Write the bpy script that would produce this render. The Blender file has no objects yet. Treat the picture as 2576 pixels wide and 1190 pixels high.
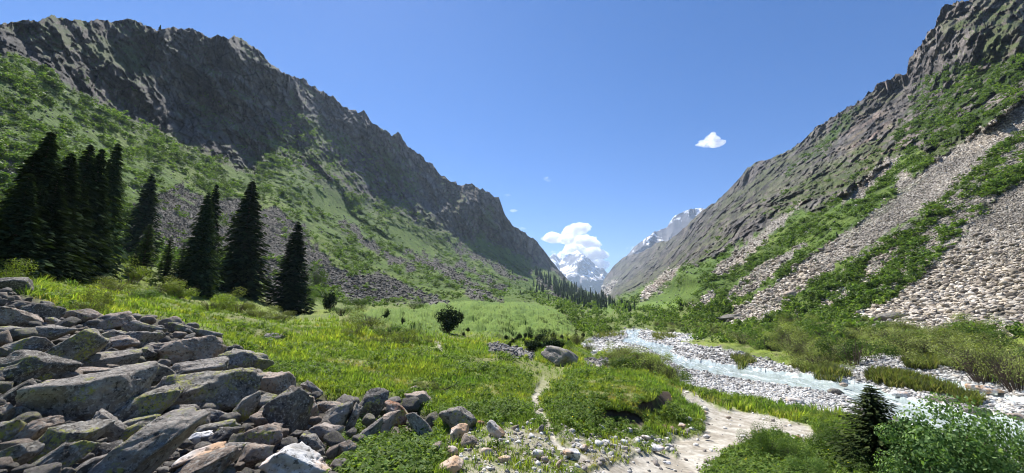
import bpy, math, numpy as np
from mathutils import Vector, Matrix
R_ = math.radians
rng = np.random.default_rng(7)
S = bpy.context.scene
COL = S.collection

# ------------------------------------------------------------------ camera, sky, sun, exposure
PW, PH, F = 2576.0, 1190.0, 936.0            # the photograph's frame used for measuring, and focal length in it
PITCH = math.atan(170 / F)
cam = bpy.data.cameras.new('camera'); camo = bpy.data.objects.new('camera', cam); COL.objects.link(camo)
cam.sensor_width = 36; cam.lens = 36 * F / PW; cam.clip_start = .1; cam.clip_end = 60000
camo.location = (0, 0, 0); camo.rotation_euler = (R_(90) + PITCH, 0, 0)
S.camera = camo
SUN_EL, SUN_AZ = R_(54), R_(-30)              # azimuth from +Y towards +X
w = bpy.data.worlds.new('World'); S.world = w; w.use_nodes = True
nt = w.node_tree; bg = nt.nodes['Background']
sky = nt.nodes.new('ShaderNodeTexSky'); sky.sky_type = 'NISHITA'; sky.sun_disc = False
sky.sun_elevation = SUN_EL; sky.sun_rotation = SUN_AZ; sky.altitude = 2300; sky.air_density = 1.0; sky.dust_density = .3; sky.ozone_density = 3.0
hs = nt.nodes.new('ShaderNodeHueSaturation'); hs.inputs['Saturation'].default_value = 1.34
nt.links.new(sky.outputs[0], hs.inputs['Color']); mt = nt.nodes.new('ShaderNodeVectorMath'); mt.operation = 'MULTIPLY'; mt.inputs[1].default_value = (.95, .87, 1.0)
nt.links.new(hs.outputs[0], mt.inputs[0]); nt.links.new(mt.outputs[0], bg.inputs[0]); bg.inputs[1].default_value = .085
sl = bpy.data.lights.new('sun', 'SUN'); sl.energy = 5.0; sl.angle = R_(.53); sl.color = (1, .96, .9)
so = bpy.data.objects.new('sun', sl); COL.objects.link(so)
sv = Vector((math.sin(SUN_AZ) * math.cos(SUN_EL), math.cos(SUN_AZ) * math.cos(SUN_EL), math.sin(SUN_EL)))
so.rotation_euler = sv.to_track_quat('Z', 'Y').to_euler()
S.view_settings.view_transform = 'Standard'; S.view_settings.look = 'None'
S.view_settings.exposure = 0.85; S.view_settings.gamma = 1; S.view_settings.use_curve_mapping = False
S.cycles.volume_bounces = 12; S.cycles.pixel_filter_type = 'BLACKMAN_HARRIS'; S.cycles.filter_width = 1.05; S.cycles.max_bounces = 8; S.cycles.diffuse_bounces = 3; S.cycles.transparent_max_bounces = 8

# ------------------------------------------------------------------ projection helpers
cp, sp_ = math.cos(PITCH), math.sin(PITCH)
def ray(px, py):
    """measured pixel -> azimuth, tan(elevation)"""
    px = np.asarray(px, float); py = np.asarray(py, float)
    dy = 595 - py; X = px - 1288; Y = F * cp - dy * sp_; Z = F * sp_ + dy * cp
    return np.arctan2(X, Y), Z / np.hypot(X, Y)
def point(px, py, R):
    a, t = ray(px, py); return np.array([R * math.sin(a), R * math.cos(a), R * t])
def proj(P):
    P = np.atleast_2d(P); Y = P[:, 1] * cp + P[:, 2] * sp_; Z = -P[:, 1] * sp_ + P[:, 2] * cp
    Y = np.where(Y < 1e-3, 1e-3, Y)
    return 1288 + F * P[:, 0] / Y, 595 - F * Z / Y

# ------------------------------------------------------------------ noise
def _h(ix, iy, iz, s):
    h = (ix * 374761393 + iy * 668265263 + iz * 2147483647 + s * 974634777) & 0xffffffff
    h = ((h ^ (h >> 13)) * 1274126177) & 0xffffffff
    h = ((h ^ (h >> 16)) * 2246822519) & 0xffffffff
    return h ^ (h >> 15)
def vnoise(x, y, z, s=0):
    """gradient-like smooth noise in -1..1"""
    fx, fy, fz = np.floor(x), np.floor(y), np.floor(z)
    ix, iy, iz = fx.astype(np.int64), fy.astype(np.int64), fz.astype(np.int64)
    x = (x - fx).astype(np.float32); y = (y - fy).astype(np.float32); z = (z - fz).astype(np.float32)
    u, v, q = [t * t * t * (t * (t * 6 - 15) + 10) for t in (x, y, z)]
    def g(dx, dy, dz):
        h = _h(ix + dx, iy + dy, iz + dz, s)
        gx = ((h & 1023).astype(np.float32) / 511.5 - 1); gy = (((h >> 10) & 1023).astype(np.float32) / 511.5 - 1); gz = (((h >> 20) & 1023).astype(np.float32) / 511.5 - 1)
        return gx * (x - dx) + gy * (y - dy) + gz * (z - dz)
    l = lambda a, b, t: a + (b - a) * t
    return 1.35 * l(l(l(g(0,0,0), g(1,0,0), u), l(g(0,1,0), g(1,1,0), u), v), l(l(g(0,0,1), g(1,0,1), u), l(g(0,1,1), g(1,1,1), u), v), q)
def fbm(x, y, z, lam, n, s=0, gain=.5):
    r = 0; a = 1
    for i in range(n):
        f = 2.03 ** i / lam; r = r + a * vnoise(x * f + 7.1 * i, y * f + 3.3 * i, z * f + 1.7 * i, s + i); a *= gain
    return r
def ridged(x, y, z, lam, n, s=0, gain=.5, crop=None):
    r = 0; a = 1; wgt = 1
    for i in range(n):
        f = 2.03 ** i / lam
        v = (1 - np.abs(vnoise(x * f + 5.1 * i, y * f + 9.3 * i, z * f + 2.7 * i, s + i)) * 1.6)
        v = v * v * wgt; r = r + a * v; wgt = np.clip(v * 1.6, 0, 1); a *= gain
    return r
def worley(x, y, z, lam, s=0):
    x, y, z = x / lam, y / lam, z / lam
    ix, iy, iz = [np.floor(t).astype(np.int64) for t in (x, y, z)]
    d1 = np.full(x.shape, 9., np.float32); d2 = d1.copy(); idv = np.zeros(x.shape, np.float32)
    for dx in (-1, 0, 1):
        for dy in (-1, 0, 1):
            for dz in (-1, 0, 1):
                h = _h(ix + dx, iy + dy, iz + dz, s)
                px = ix + dx + (h & 1023) / 1023.; py = iy + dy + ((h >> 10) & 1023) / 1023.; pz = iz + dz + ((h >> 20) & 1023) / 1023.
                d = np.sqrt((px - x) ** 2 + (py - y) ** 2 + (pz - z) ** 2).astype(np.float32)
                c = d < d1; d2 = np.where(c, d1, np.minimum(d2, d)); d1 = np.where(c, d, d1); idv = np.where(c, (h & 4095) / 4095., idv)
    return d1, d2, idv
def sstep(a, b, x):
    t = np.clip((x - a) / (b - a), 0, 1); return t * t * (3 - 2 * t)

# ------------------------------------------------------------------ mesh helpers
def mesh(name, V, Fc, mat, col=None, smooth=False, parent=None, link=True):
    """V n x 3; Fc list of m x k index arrays (or one array); col n x 3 vertex albedo"""
    if isinstance(Fc, np.ndarray): Fc = [Fc]
    me = bpy.data.meshes.new(name)
    V = np.ascontiguousarray(V, np.float32)
    loops = np.concatenate([f.ravel() for f in Fc]).astype(np.int32)
    sizes = np.concatenate([np.full(len(f), f.shape[1]) for f in Fc]).astype(np.int32)
    starts = np.concatenate([[0], np.cumsum(sizes)[:-1]]).astype(np.int32)
    me.vertices.add(len(V)); me.vertices.foreach_set('co', V.ravel())
    me.loops.add(len(loops)); me.loops.foreach_set('vertex_index', loops)
    me.polygons.add(len(sizes)); me.polygons.foreach_set('loop_start', starts)
    if smooth: me.polygons.foreach_set('use_smooth', np.ones(len(sizes), bool))
    me.update(calc_edges=True)
    if col is not None:
        at = me.color_attributes.new('albedo', 'FLOAT_COLOR', 'POINT')
        c = np.ones((len(V), 4), np.float32); c[:, :3] = np.clip(col, 0, 1); at.data.foreach_set('color', c.ravel())
    me.materials.append(mat)
    if not link: return me
    return obj(name, me, parent)
def obj(name, me, parent=None):
    o = bpy.data.objects.new(name, me); COL.objects.link(o)
    if parent is not None: o.parent = parent
    return o
def tag(o, label=None, cat=None, group=None, kind=None):
    if label: o['label'] = label
    if cat: o['category'] = cat
    if group: o['group'] = group
    if kind: o['kind'] = kind
    return o
def replicate(base, P, sc, rz, tilt=None, cm=None, scz=None):
    """base = (V, [faces], col). Merge copies: P n x 3, sc n, rz n, tilt n x 2, cm n x 3 colour multiplier."""
    V, Fs, C = base; n = len(P); m = len(V)
    out = np.repeat(V[None].astype(np.float32), n, 0) * sc[:, None, None]
    if scz is not None: out[:, :, 2] *= scz[:, None]
    if tilt is not None:
        for ax, t in ((0, tilt[:, 0]), (1, tilt[:, 1])):
            c, s = np.cos(t)[:, None], np.sin(t)[:, None]
            a, b = (1, 2) if ax == 0 else (2, 0)
            A, B = out[:, :, a].copy(), out[:, :, b].copy(); out[:, :, a] = c * A - s * B; out[:, :, b] = s * A + c * B
    c, s = np.cos(rz)[:, None], np.sin(rz)[:, None]; A, B = out[:, :, 0].copy(), out[:, :, 1].copy()
    out[:, :, 0] = c * A - s * B; out[:, :, 1] = s * A + c * B
    out += P[:, None, :]
    cc = np.repeat(C[None].astype(np.float32), n, 0)
    if cm is not None: cc = cc * cm[:, None, :]
    return out.reshape(-1, 3), [(f[None] + (np.arange(n) * m)[:, None, None]).reshape(-1, f.shape[1]) for f in Fs], cc.reshape(-1, 3)
def merge(parts):
    V = []; Fd = {}; C = []; o = 0
    for v, fs, c in parts:
        V.append(v); C.append(c)
        for f in fs: Fd.setdefault(f.shape[1], []).append(f + o)
        o += len(v)
    return np.concatenate(V), [np.concatenate(x) for x in Fd.values()], np.concatenate(C)

# ------------------------------------------------------------------ materials
def new_mat(name):
    m = bpy.data.materials.new(name); m.use_nodes = True; n = m.node_tree; n.nodes.clear()
    out = n.nodes.new('ShaderNodeOutputMaterial'); return m, n, out
def N(n, t, **k):
    x = n.nodes.new(t)
    for a, b in k.items():
        if a in x.inputs: x.inputs[a].default_value = b
        else: setattr(x, a, b)
    return x
def mat_ground(name, scale, bump, dist, rough=.95, var=.35):
    """vertex albedo varied by fine noise, with bump"""
    m, n, out = new_mat(name)
    at = N(n, 'ShaderNodeAttribute'); at.attribute_name = 'albedo'
    geo = N(n, 'ShaderNodeNewGeometry')
    no = N(n, 'ShaderNodeTexNoise'); no.inputs['Scale'].default_value = scale; no.inputs['Detail'].default_value = 6; no.inputs['Roughness'].default_value = .65
    n.links.new(geo.outputs['Position'], no.inputs['Vector'])
    mr = N(n, 'ShaderNodeMapRange'); mr.inputs[1].default_value = .3; mr.inputs[2].default_value = .7; mr.inputs[3].default_value = 1 - var; mr.inputs[4].default_value = 1 + var
    n.links.new(no.outputs[0], mr.inputs[0])
    vm = N(n, 'ShaderNodeVectorMath', operation='SCALE'); n.links.new(at.outputs[0], vm.inputs[0]); n.links.new(mr.outputs[0], vm.inputs['Scale'])
    b = N(n, 'ShaderNodeBsdfPrincipled'); b.inputs['Roughness'].default_value = rough; b.inputs['Specular IOR Level'].default_value = .2
    n.links.new(vm.outputs[0], b.inputs['Base Color'])
    if bump:
        bu = N(n, 'ShaderNodeBump'); bu.inputs['Strength'].default_value = bump; bu.inputs['Distance'].default_value = dist
        n.links.new(no.outputs[0], bu.inputs['Height']); n.links.new(bu.outputs[0], b.inputs['Normal'])
    n.links.new(b.outputs[0], out.inputs[0]); return m
def mat_leaf(name, trans=.4, mul=1.0, spec=.12, lo=.68, hi=1.35):
    m, n, out = new_mat(name)
    at = N(n, 'ShaderNodeAttribute'); at.attribute_name = 'albedo'
    oi = N(n, 'ShaderNodeObjectInfo')
    mr = N(n, 'ShaderNodeMapRange'); mr.inputs[3].default_value = lo * mul; mr.inputs[4].default_value = hi * mul; n.links.new(oi.outputs['Random'], mr.inputs[0])
    vm = N(n, 'ShaderNodeVectorMath', operation='SCALE'); n.links.new(at.outputs[0], vm.inputs[0]); n.links.new(mr.outputs[0], vm.inputs['Scale'])
    d = N(n, 'ShaderNodeBsdfPrincipled'); d.inputs['Roughness'].default_value = .6; d.inputs['Specular IOR Level'].default_value = spec; n.links.new(vm.outputs[0], d.inputs['Base Color'])
    t = N(n, 'ShaderNodeBsdfTranslucent')
    v2 = N(n, 'ShaderNodeVectorMath', operation='MULTIPLY'); v2.inputs[1].default_value = (1.25, 1.35, .5); n.links.new(vm.outputs[0], v2.inputs[0]); n.links.new(v2.outputs[0], t.inputs[0])
    mx = N(n, 'ShaderNodeMixShader'); mx.inputs[0].default_value = trans
    n.links.new(d.outputs[0], mx.inputs[1]); n.links.new(t.outputs[0], mx.inputs[2]); n.links.new(mx.outputs[0], out.inputs[0]); return m
def mat_rock(name, base, lich=.5, yel=.35, scale=8., tint=None, bump=1.):
    """weathered rock: mottled grey, pale and yellow-green lichen spots, cracks in relief"""
    m, n, out = new_mat(name); L = n.links.new
    tc = N(n, 'ShaderNodeTexCoord'); oi = N(n, 'ShaderNodeObjectInfo')
    ad = N(n, 'ShaderNodeVectorMath', operation='MULTIPLY_ADD'); ad.inputs[1].default_value = (1, 1, 1); L(tc.outputs['Object'], ad.inputs[0])
    cb = N(n, 'ShaderNodeCombineXYZ'); ml = N(n, 'ShaderNodeMath', operation='MULTIPLY'); ml.inputs[1].default_value = 37.; L(oi.outputs['Random'], ml.inputs[0]); L(ml.outputs[0], cb.inputs[0]); L(ml.outputs[0], cb.inputs[2]); L(cb.outputs[0], ad.inputs[2])
    def noise(sc, det=5, ro=.6):
        q = N(n, 'ShaderNodeTexNoise'); q.inputs['Scale'].default_value = sc; q.inputs['Detail'].default_value = det; q.inputs['Roughness'].default_value = ro; L(ad.outputs[0], q.inputs['Vector']); return q
    def ramp(src, a, b, ca=0, cb_=1):
        r = N(n, 'ShaderNodeMapRange'); r.inputs[1].default_value = a; r.inputs[2].default_value = b; r.inputs[3].default_value = ca; r.inputs[4].default_value = cb_; L(src, r.inputs[0]); return r
    def mix(f, a, b):
        x = N(n, 'ShaderNodeMix', data_type='RGBA'); L(f, x.inputs[0])
        for i, c in ((6, a), (7, b)):
            if isinstance(c, tuple): x.inputs[i].default_value = (*c, 1)
            else: L(c, x.inputs[i])
        return x.outputs[2]
    dark = tuple(c * .45 for c in base); lite = tuple(min(.8, c * 1.95) for c in base)
    c = mix(ramp(noise(scale * .35, 8, .7).outputs[0], .35, .65).outputs[0], dark, lite)
    if tint: c = mix(ramp(noise(scale * .2, 4, .6).outputs[0], .45, .58).outputs[0], c, tint)
    c = mix(ramp(noise(scale * 3.2, 4, .75).outputs[0], .58 - .1 * lich, .63 - .08 * lich, 0, .85).outputs[0], c, (.44, .42, .37))
    c = mix(ramp(noise(scale * 2.1, 4, .7).outputs[0], .56, .62, 0, .8).outputs[0], c, (.035, .03, .026))
    mm = N(n, 'ShaderNodeMath', operation='MULTIPLY')
    L(ramp(noise(scale * .5, 3, .5).outputs[0], .58 - .1 * yel, .64 - .08 * yel).outputs[0], mm.inputs[0]); L(ramp(noise(scale * 3.6, 4, .7).outputs[0], .46, .56).outputs[0], mm.inputs[1])
    c = mix(mm.outputs[0], c, (.36, .36, .09))
    b = N(n, 'ShaderNodeBsdfPrincipled'); b.inputs['Roughness'].default_value = .88; b.inputs['Specular IOR Level'].default_value = .3; L(c, b.inputs['Base Color'])
    bu = N(n, 'ShaderNodeBump'); bu.inputs['Strength'].default_value = bump; bu.inputs['Distance'].default_value = .07
    nb = noise(scale * 1.5, 9, .72); L(nb.outputs[0], bu.inputs['Height']); L(bu.outputs[0], b.inputs['Normal'])
    L(b.outputs[0], out.inputs[0]); return m

M_near = mat_ground('ground_soil', 9., .5, .04)
M_far = mat_ground('mountain_surface', .5, .9, 3., var=.3)
M_peak = mat_ground('snowy_rock', .02, .4, 10., var=.15)
M_scree = mat_ground('scree_stone', 3., .4, .1, var=.3)
M_leaf = mat_leaf('leaf', .42)
M_grass = mat_leaf('grass_blade', .55, 1.12)
M_spruce = mat_leaf('spruce_needle', .12, 1.15, 0.)
M_bark = mat_ground('bark', 12., .6, .03)
M_rockA = mat_rock('rock_grey', (.215, .19, .165), .6, -.2)
M_rockY = mat_rock('rock_lichen', (.20, .18, .15), .6, .75)
M_rockP = mat_rock('rock_pink', (.30, .235, .185), .5, -.5)
M_rockO = mat_rock('rock_orange', (.30, .25, .21), .3, 0, tint=(.36, .14, .05))
M_rockW = mat_rock('rock_pale', (.62, .57, .50), -.9, -2, tint=(.55, .36, .22), bump=.3)
M_rockD = mat_rock('rock_dark', (.11, .098, .086), .5, -.1)
M_rockC = mat_rock('rock_path', (.40, .38, .34), -.3, -2, bump=.4)

# ------------------------------------------------------------------ terrain: measured depth control points (px, py, R)
SIL = [(-1500,200),(-400,110),(-200,85),(0,62),(40,54),(110,50),(130,40),(160,48),(220,55),(260,51),(330,52),(350,56),(395,76),(440,69),(480,76),(500,80),(530,95),(550,89),(575,100),(590,91),(620,108),(650,130),(690,165),(720,190),(742,197),(760,205),(800,222),(830,245),(870,270),(900,284),(915,281),(940,310),(970,335),(985,345),(1000,333),(1010,348),(1030,375),(1060,395),(1090,415),(1110,440),(1150,462),(1190,470),(1215,478),(1245,497),(1255,495),(1268,530),(1290,568),(1310,580),(1340,600),(1365,625),(1378,645),(1400,672),(1430,705),(1460,727),(1500,740),(1510,735),(1520,702),(1545,668),(1570,646),(1610,638),(1650,612),(1680,605),(1700,592),(1722,572),(1750,545),(1770,527),(1786,514),(1800,512),(1830,480),(1850,460),(1870,440),(1880,425),(1910,405),(1935,403),(1960,390),(2000,370),(2040,335),(2060,318),(2100,293),(2150,262),(2175,243),(2215,208),(2250,190),(2283,186),(2287,150),(2310,118),(2342,76),(2370,28),(2395,8),(2420,3),(2438,8),(2445,-12),(2500,-45),(2576,-80),(2800,-120),(3400,-100),(4600,100)]
def plane_r(px, py, X0=57., s=.7):
    a, t = ray(px, py); return s * X0 / max(.02, s * abs(math.sin(a)) - t)
CT = []
for row in (
  # below and at the bottom edge
  [(-400,1500,2.6),(300,1500,2.6),(900,1500,2.4),(1288,1500,2.2),(1700,1500,2.7),(2100,1500,3.6),(2576,1500,4.4),(3300,1500,5)],
  [(-300,1190,5.3),(0,1190,5.2),(300,1190,4.9),(600,1190,4.6),(900,1190,4.3),(1150,1190,4.1),(1300,1190,4.3),(1500,1190,5.1),(1600,1190,6.1),(1750,1190,7.0),(1900,1190,7.2),(2100,1190,8.2),(2300,1190,10),(2420,1190,13),(2576,1190,20),(2800,1190,24)],
  # left rock pile and meadow
  [(0,1000,8.0),(300,1000,7.9),(600,1000,8.2),(850,1050,6.8),(0,850,12.5),(300,900,11.2),(600,900,13.2),(-300,900,10),(0,745,19),(200,800,15.8),(450,830,16),(-300,760,17)],
  [(1100,1080,6.3),(950,1000,9.0),(1288,1060,6.7),(1100,950,12),(1288,1000,8.4),(1288,940,12.5),(1100,880,19),(1288,900,17.5),(900,900,15.5),(700,870,17),(900,850,23),(700,820,26)],
  [(1050,830,31),(850,810,38),(600,790,34),(400,770,30),(250,745,30),(100,705,33),(0,690,32),(-300,690,30),(500,760,45),(300,715,45),(740,785,72),(640,757,62),(860,785,68),(1130,838,44),(1000,800,55)],
  [(1410,925,20.5),(1340,885,27),(1240,870,29),(1420,865,34),(1300,850,46),(1180,835,48),(1430,843,58),(1480,850,60),(1350,810,80),(1200,800,68),(1300,770,112),(1200,757,105),(1400,790,98),(1430,800,105),(1450,820,90),(1480,800,160),(1500,780,280)],
  # bank and path
  [(1450,1000,9.4),(1550,1022,9.3),(1650,995,11.2),(1550,1072,8.7),(1650,1050,10.2),(1490,1090,7.4),(1600,1100,8.2),(1600,950,14.5),(1500,940,14.6),(1700,1100,9.6),(1740,1010,14.6),(1700,975,18.5),(1900,1080,11.8),(2060,1100,12.6),(1820,1150,8.4),(2000,1140,9.2),(2200,1110,13.5)],
  # river bed
  [(1950,1015,21),(2100,1035,22),(1850,995,22.5),(2260,1075,21.5),(2400,1110,22.5),(2576,1120,25),(2800,1120,26),(2500,1080,28),(2200,990,34),(1900,920,43),(1700,880,52),(1600,850,68),(1590,833,88),(2576,1000,34.5),(2400,945,41),(2200,915,42),(2000,925,41.5),(1800,890,50),(1500,868,52),(1500,885,42),(1650,900,36),(1700,945,27),(1760,960,26),(2800,1000,34)],
  # beyond the river
  [(2576,930,45),(2300,900,47),(2150,890,50),(2000,880,56),(1800,850,76),(1700,840,86),(1650,815,120),(1560,812,125),(1500,820,110),(2576,850,62),(2350,840,66),(2150,830,72),(2000,820,84),(1850,812,100),(2900,860,62),(1560,790,190),(1580,770,300),(1650,785,170),(1750,795,122)],
  # left wall
  [(1250,745,235),(1150,740,170),(1050,745,135),(950,760,100),(850,757,92),(1100,700,230),(950,700,145),(800,680,125),(650,640,110),(500,650,92),(300,650,78),(100,640,68),(0,620,62),(-300,600,60),
   (1000,640,290),(850,600,200),(700,560,165),(500,500,150),(300,480,120),(100,430,105),(-300,420,90),(900,540,360),(760,470,260),(640,440,250),(400,325,215),(200,228,190),(0,140,165),(-300,130,140),(1020,555,440),(1100,600,520),(1180,640,600),(1260,700,480),(1340,730,600),(1200,610,760),(1300,650,950),(1380,690,1050),(1400,740,520),(1430,760,430),(1420,710,1100),(1460,745,700),(1500,757,560)],
  [(-400,110,190),(0,62,198),(0,100,182),(70,90,200),(130,40,225),(350,56,262),(520,95,310),(620,110,345),(720,190,400),(760,205,480),(830,245,530),(900,284,580),(1000,335,620),(1090,415,730),(1190,470,850),(1250,497,900),(1290,568,980),(1340,600,1150),(1378,645,1450),(1430,705,1700),(1460,727,1500),(1505,740,2600),(700,350,330),(850,400,430),(950,450,500),(1080,520,620),(300,150,228),(500,250,268)],
  # valley head and right wall
  [(1540,757,700),(1600,752,420),(1560,735,1000),(1530,720,2200),(1520,705,3000),(1570,650,2900),(1600,690,1500),(1620,720,800),(1680,740,330),(1610,640,2300),(1700,594,1500),(1690,670,620),(1770,528,1050),(1760,620,420),(1830,480,900),(1900,405,780),(2000,370,640),(2100,293,520),(2215,208,430),(2283,186,400),(2290,150,330),(2342,76,320),(2410,5,330),(2450,-10,330),(2576,-80,330),(2900,-110,330),(2430,110,270),(2576,60,250)],
): CT += row
for px, py in ((1720,750),(1850,740),(1720,690),(1850,700),(2000,770),(2000,700),(1900,640),(2000,620),(2150,700),(2300,750),(2300,650),(2150,600),(2050,545),(2150,500),(2300,550),(2450,700),(2450,560),(2450,430),(2300,470),(2576,700),(2576,550),(2576,400),(2576,270),(2800,500),(2800,700),(2350,420)):
    CT.append((px, py, plane_r(px, py)))
for px, py, m in ((1850,560,1.35),(1950,500,1.35),(2100,420,1.3),(2220,330,1.3),(2350,300,1.15),(2480,220,1.1),(2300,230,1.3),(2000,450,1.4)):
    CT.append((px, py, plane_r(px, py) * m if plane_r(px, py) < 400 else 330))
CT = np.array(CT, float)
ca, ct = ray(CT[:, 0], CT[:, 1]); ce = np.arctan(ct)
def kern(da, de): return np.sqrt(da * da + (1.7 * de) ** 2 + 1e-4)
K = kern(ca[:, None] - ca[None], ce[:, None] - ce[None]) + np.eye(len(ca)) * -2e-3
Kx = np.block([[K, np.ones((len(ca), 1))], [np.ones((1, len(ca))), np.zeros((1, 1))]])
wts = np.linalg.solve(Kx, np.concatenate([np.log(CT[:, 2]), [0]]))
# coarse evaluation grid then bilinear
AG = np.linspace(R_(-66), R_(66), 420); EG = np.linspace(R_(-58), R_(34), 420)
LG = np.zeros((len(AG), len(EG)))
for i, a in enumerate(AG): LG[i] = kern(a - ca[None, :], EG[:, None] - ce[None, :]) @ wts[:-1] + wts[-1]
for j in range(1, len(EG)): LG[:, j] = np.maximum(LG[:, j], LG[:, j - 1] + .0008)
def fieldR(a, e):
    u = np.clip((a - AG[0]) / (AG[1] - AG[0]), 0, len(AG) - 1.001); v = np.clip((e - EG[0]) / (EG[1] - EG[0]), 0, len(EG) - 1.001)
    i = u.astype(int); j = v.astype(int); fu = u - i; fv = v - j
    return np.exp(LG[i, j] * (1 - fu) * (1 - fv) + LG[i + 1, j] * fu * (1 - fv) + LG[i, j + 1] * (1 - fu) * fv + LG[i + 1, j + 1] * fu * fv)

# columns: even in picture pixels inside the view, coarse outside
pxs = np.arange(-230, 2806, 1.95)
acol = np.arctan2(pxs - 1288, F * cp)
acol = np.concatenate([np.linspace(-math.pi, acol[0] - .02, 60), acol, np.linspace(acol[-1] + .02, math.pi, 60)])
sa, stt = ray(*np.array(SIL).T); se = np.arctan(stt)
fine = np.linspace(0, 1, len(acol))
esil = np.interp(acol, sa, se, left=se[0], right=se[-1])
pxc = 1288 + F * cp * np.tan(np.clip(acol, -1.2, 1.2))
jag = fbm(pxc, pxc * 0, pxc * 0, 46., 5, 91, .62) * 5.0 + (ridged(pxc, pxc * 0, pxc * 0, 30., 4, 95, .65) - .8) * 3.5
jag = jag * np.interp(pxc, [0, 600, 700, 1200, 1400, 1460, 1500, 1600, 2100, 2300, 2576], [.7, .9, 1.2, 1.2, .7, .2, .1, .5, .8, 1.2, 1.2])
esil = esil + jag / F * np.clip(np.cos(acol), .05, 1) ** 0.5
NR = 640
e0 = R_(-58)
srow = np.linspace(0, 1, NR) ** 1.0
# rows: share of picture height, denser in the view
def rowmap(es):
    elow = R_(-26)
    k = 40
    a = np.linspace(e0, elow, k, endpoint=False); b = elow + (es - elow) * np.linspace(0, 1, NR - k)
    return np.concatenate([a, b])
E = np.array([rowmap(e) for e in esil]); A = np.repeat(acol[:, None], NR, 1)
Rb = fieldR(A, E); T = np.tan(E)
outside = np.abs(A) > R_(62)
# behind the camera: a gently rolling continuation
X, Y, Z = Rb * np.sin(A), Rb * np.cos(A), Rb * T
PXg, PYg = proj(np.stack([X, Y, Z], -1).reshape(-1, 3)); PXg = PXg.reshape(X.shape); PYg = PYg.reshape(X.shape)
front = (np.abs(A) < R_(62))

# ------------------------------------------------------------------ surface regions (measured outlines) -> soft masks
def poly_sd(poly, x, y):
    """signed distance (positive inside) in measured pixels"""
    P = np.array(poly, float); d = np.full(x.shape, 1e9); ins = np.zeros(x.shape, bool)
    for i in range(len(P)):
        x0, y0 = P[i]; x1, y1 = P[(i + 1) % len(P)]
        ex, ey = x1 - x0, y1 - y0; L2 = ex * ex + ey * ey + 1e-9
        t = np.clip(((x - x0) * ex + (y - y0) * ey) / L2, 0, 1)
        d = np.minimum(d, (x - x0 - t * ex) ** 2 + (y - y0 - t * ey) ** 2)
        if ey != 0:
            c = ((y0 > y) != (y1 > y)) & (x < ex * (y - y0) / ey + x0); ins ^= c
    d = np.sqrt(d); return np.where(ins, d, -d)
wob = fbm(X, Y, Z * 1.5, 1.0, 1, 3) * 0
lnR = np.log(np.maximum(Rb, 1))
# wobble in units of local size
wx = PXg / 26.; wy = PYg / 26.
WOB = fbm(wx, wy, wx * 0, 1., 5, 5, .6)
def mask(polys, soft=6., wobble=12., grow=0.):
    m = np.zeros(X.shape, np.float32)
    for p in polys:
        q = np.array(p); x0, y0 = q.min(0) - 60; x1, y1 = q.max(0) + 60
        idx = np.nonzero((PXg > x0) & (PXg < x1) & (PYg > y0) & (PYg < y1) & front)
        if not len(idx[0]): continue
        d = poly_sd(p, PXg[idx], PYg[idx]) + grow + WOB[idx] * wobble
        m[idx] = np.maximum(m[idx], sstep(-soft, soft, d))
    return m
rock_left = [(-200,-200),(1520,-200),(1460,745),(1428,706),(1364,675),(1324,647),(1292,626),(1236,611),(1204,587),(1196,605),(1164,607),(1128,587),(1096,583),(1080,575),(1032,555),(1028,523),(988,490),(940,500),(880,480),(820,450),(760,420),(700,390),(660,395),(640,440),(600,425),(540,400),(470,375),(400,335),(330,305),(250,265),(160,215),(110,170),(40,137),(-200,140)]
rock_right = [(1500,760),(1500,-200),(2900,-200),(2900,230),(2576,250),(2490,320),(2430,350),(2400,370),(2350,400),(2306,370),(2262,386),(2234,410),(2170,458),(2126,490),(2082,518),(2042,538),(2010,514),(1946,566),(1886,602),(1806,642),(1706,674),(1626,714),(1598,726),(1545,757)]
mixL = [(640,445),(690,260),(850,330),(1000,400),(1060,440),(1040,520),(1060,560),(1000,550),(900,510),(800,450),(700,400)]
talusL = [[(0,405),(30,405),(60,440),(50,480),(0,480)],
 [(320,520),(400,486),(450,466),(520,495),(600,500),(644,519),(704,527),(732,555),(776,583),(780,611),(820,643),(852,679),(900,691),(972,691),(1004,707),(1044,727),(1104,747),(1124,763),(1096,771),(1004,763),(868,761),(844,731),(810,712),(780,712),(770,770),(680,775),(640,700),(600,640),(540,650),(420,640),(380,620),(330,600)],
 [(860,563),(892,563),(924,599),(976,631),(1028,659),(1060,675),(1044,683),(984,659),(924,623),(884,587),(852,583)],
 [(1024,627),(1084,647),(1108,655),(1160,687),(1204,715),(1244,743),(1260,757),(1184,755),(1176,731),(1116,691),(1064,671),(1036,647)],
 [(1140,659),(1172,663),(1244,711),(1284,731),(1236,731),(1196,695),(1144,675)],
 [(1116,599),(1164,622),(1236,654),(1292,688),(1324,707),(1284,704),(1224,672),(1160,642)],
 [(1332,687),(1364,697),(1404,728),(1436,767),(1404,752),(1364,718)]]
stripsmall = [[(1220,866),(1260,866),(1344,883),(1346,902),(1290,902),(1230,884)],[(1465,903),(1530,905),(1535,925),(1480,925)]]
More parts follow.
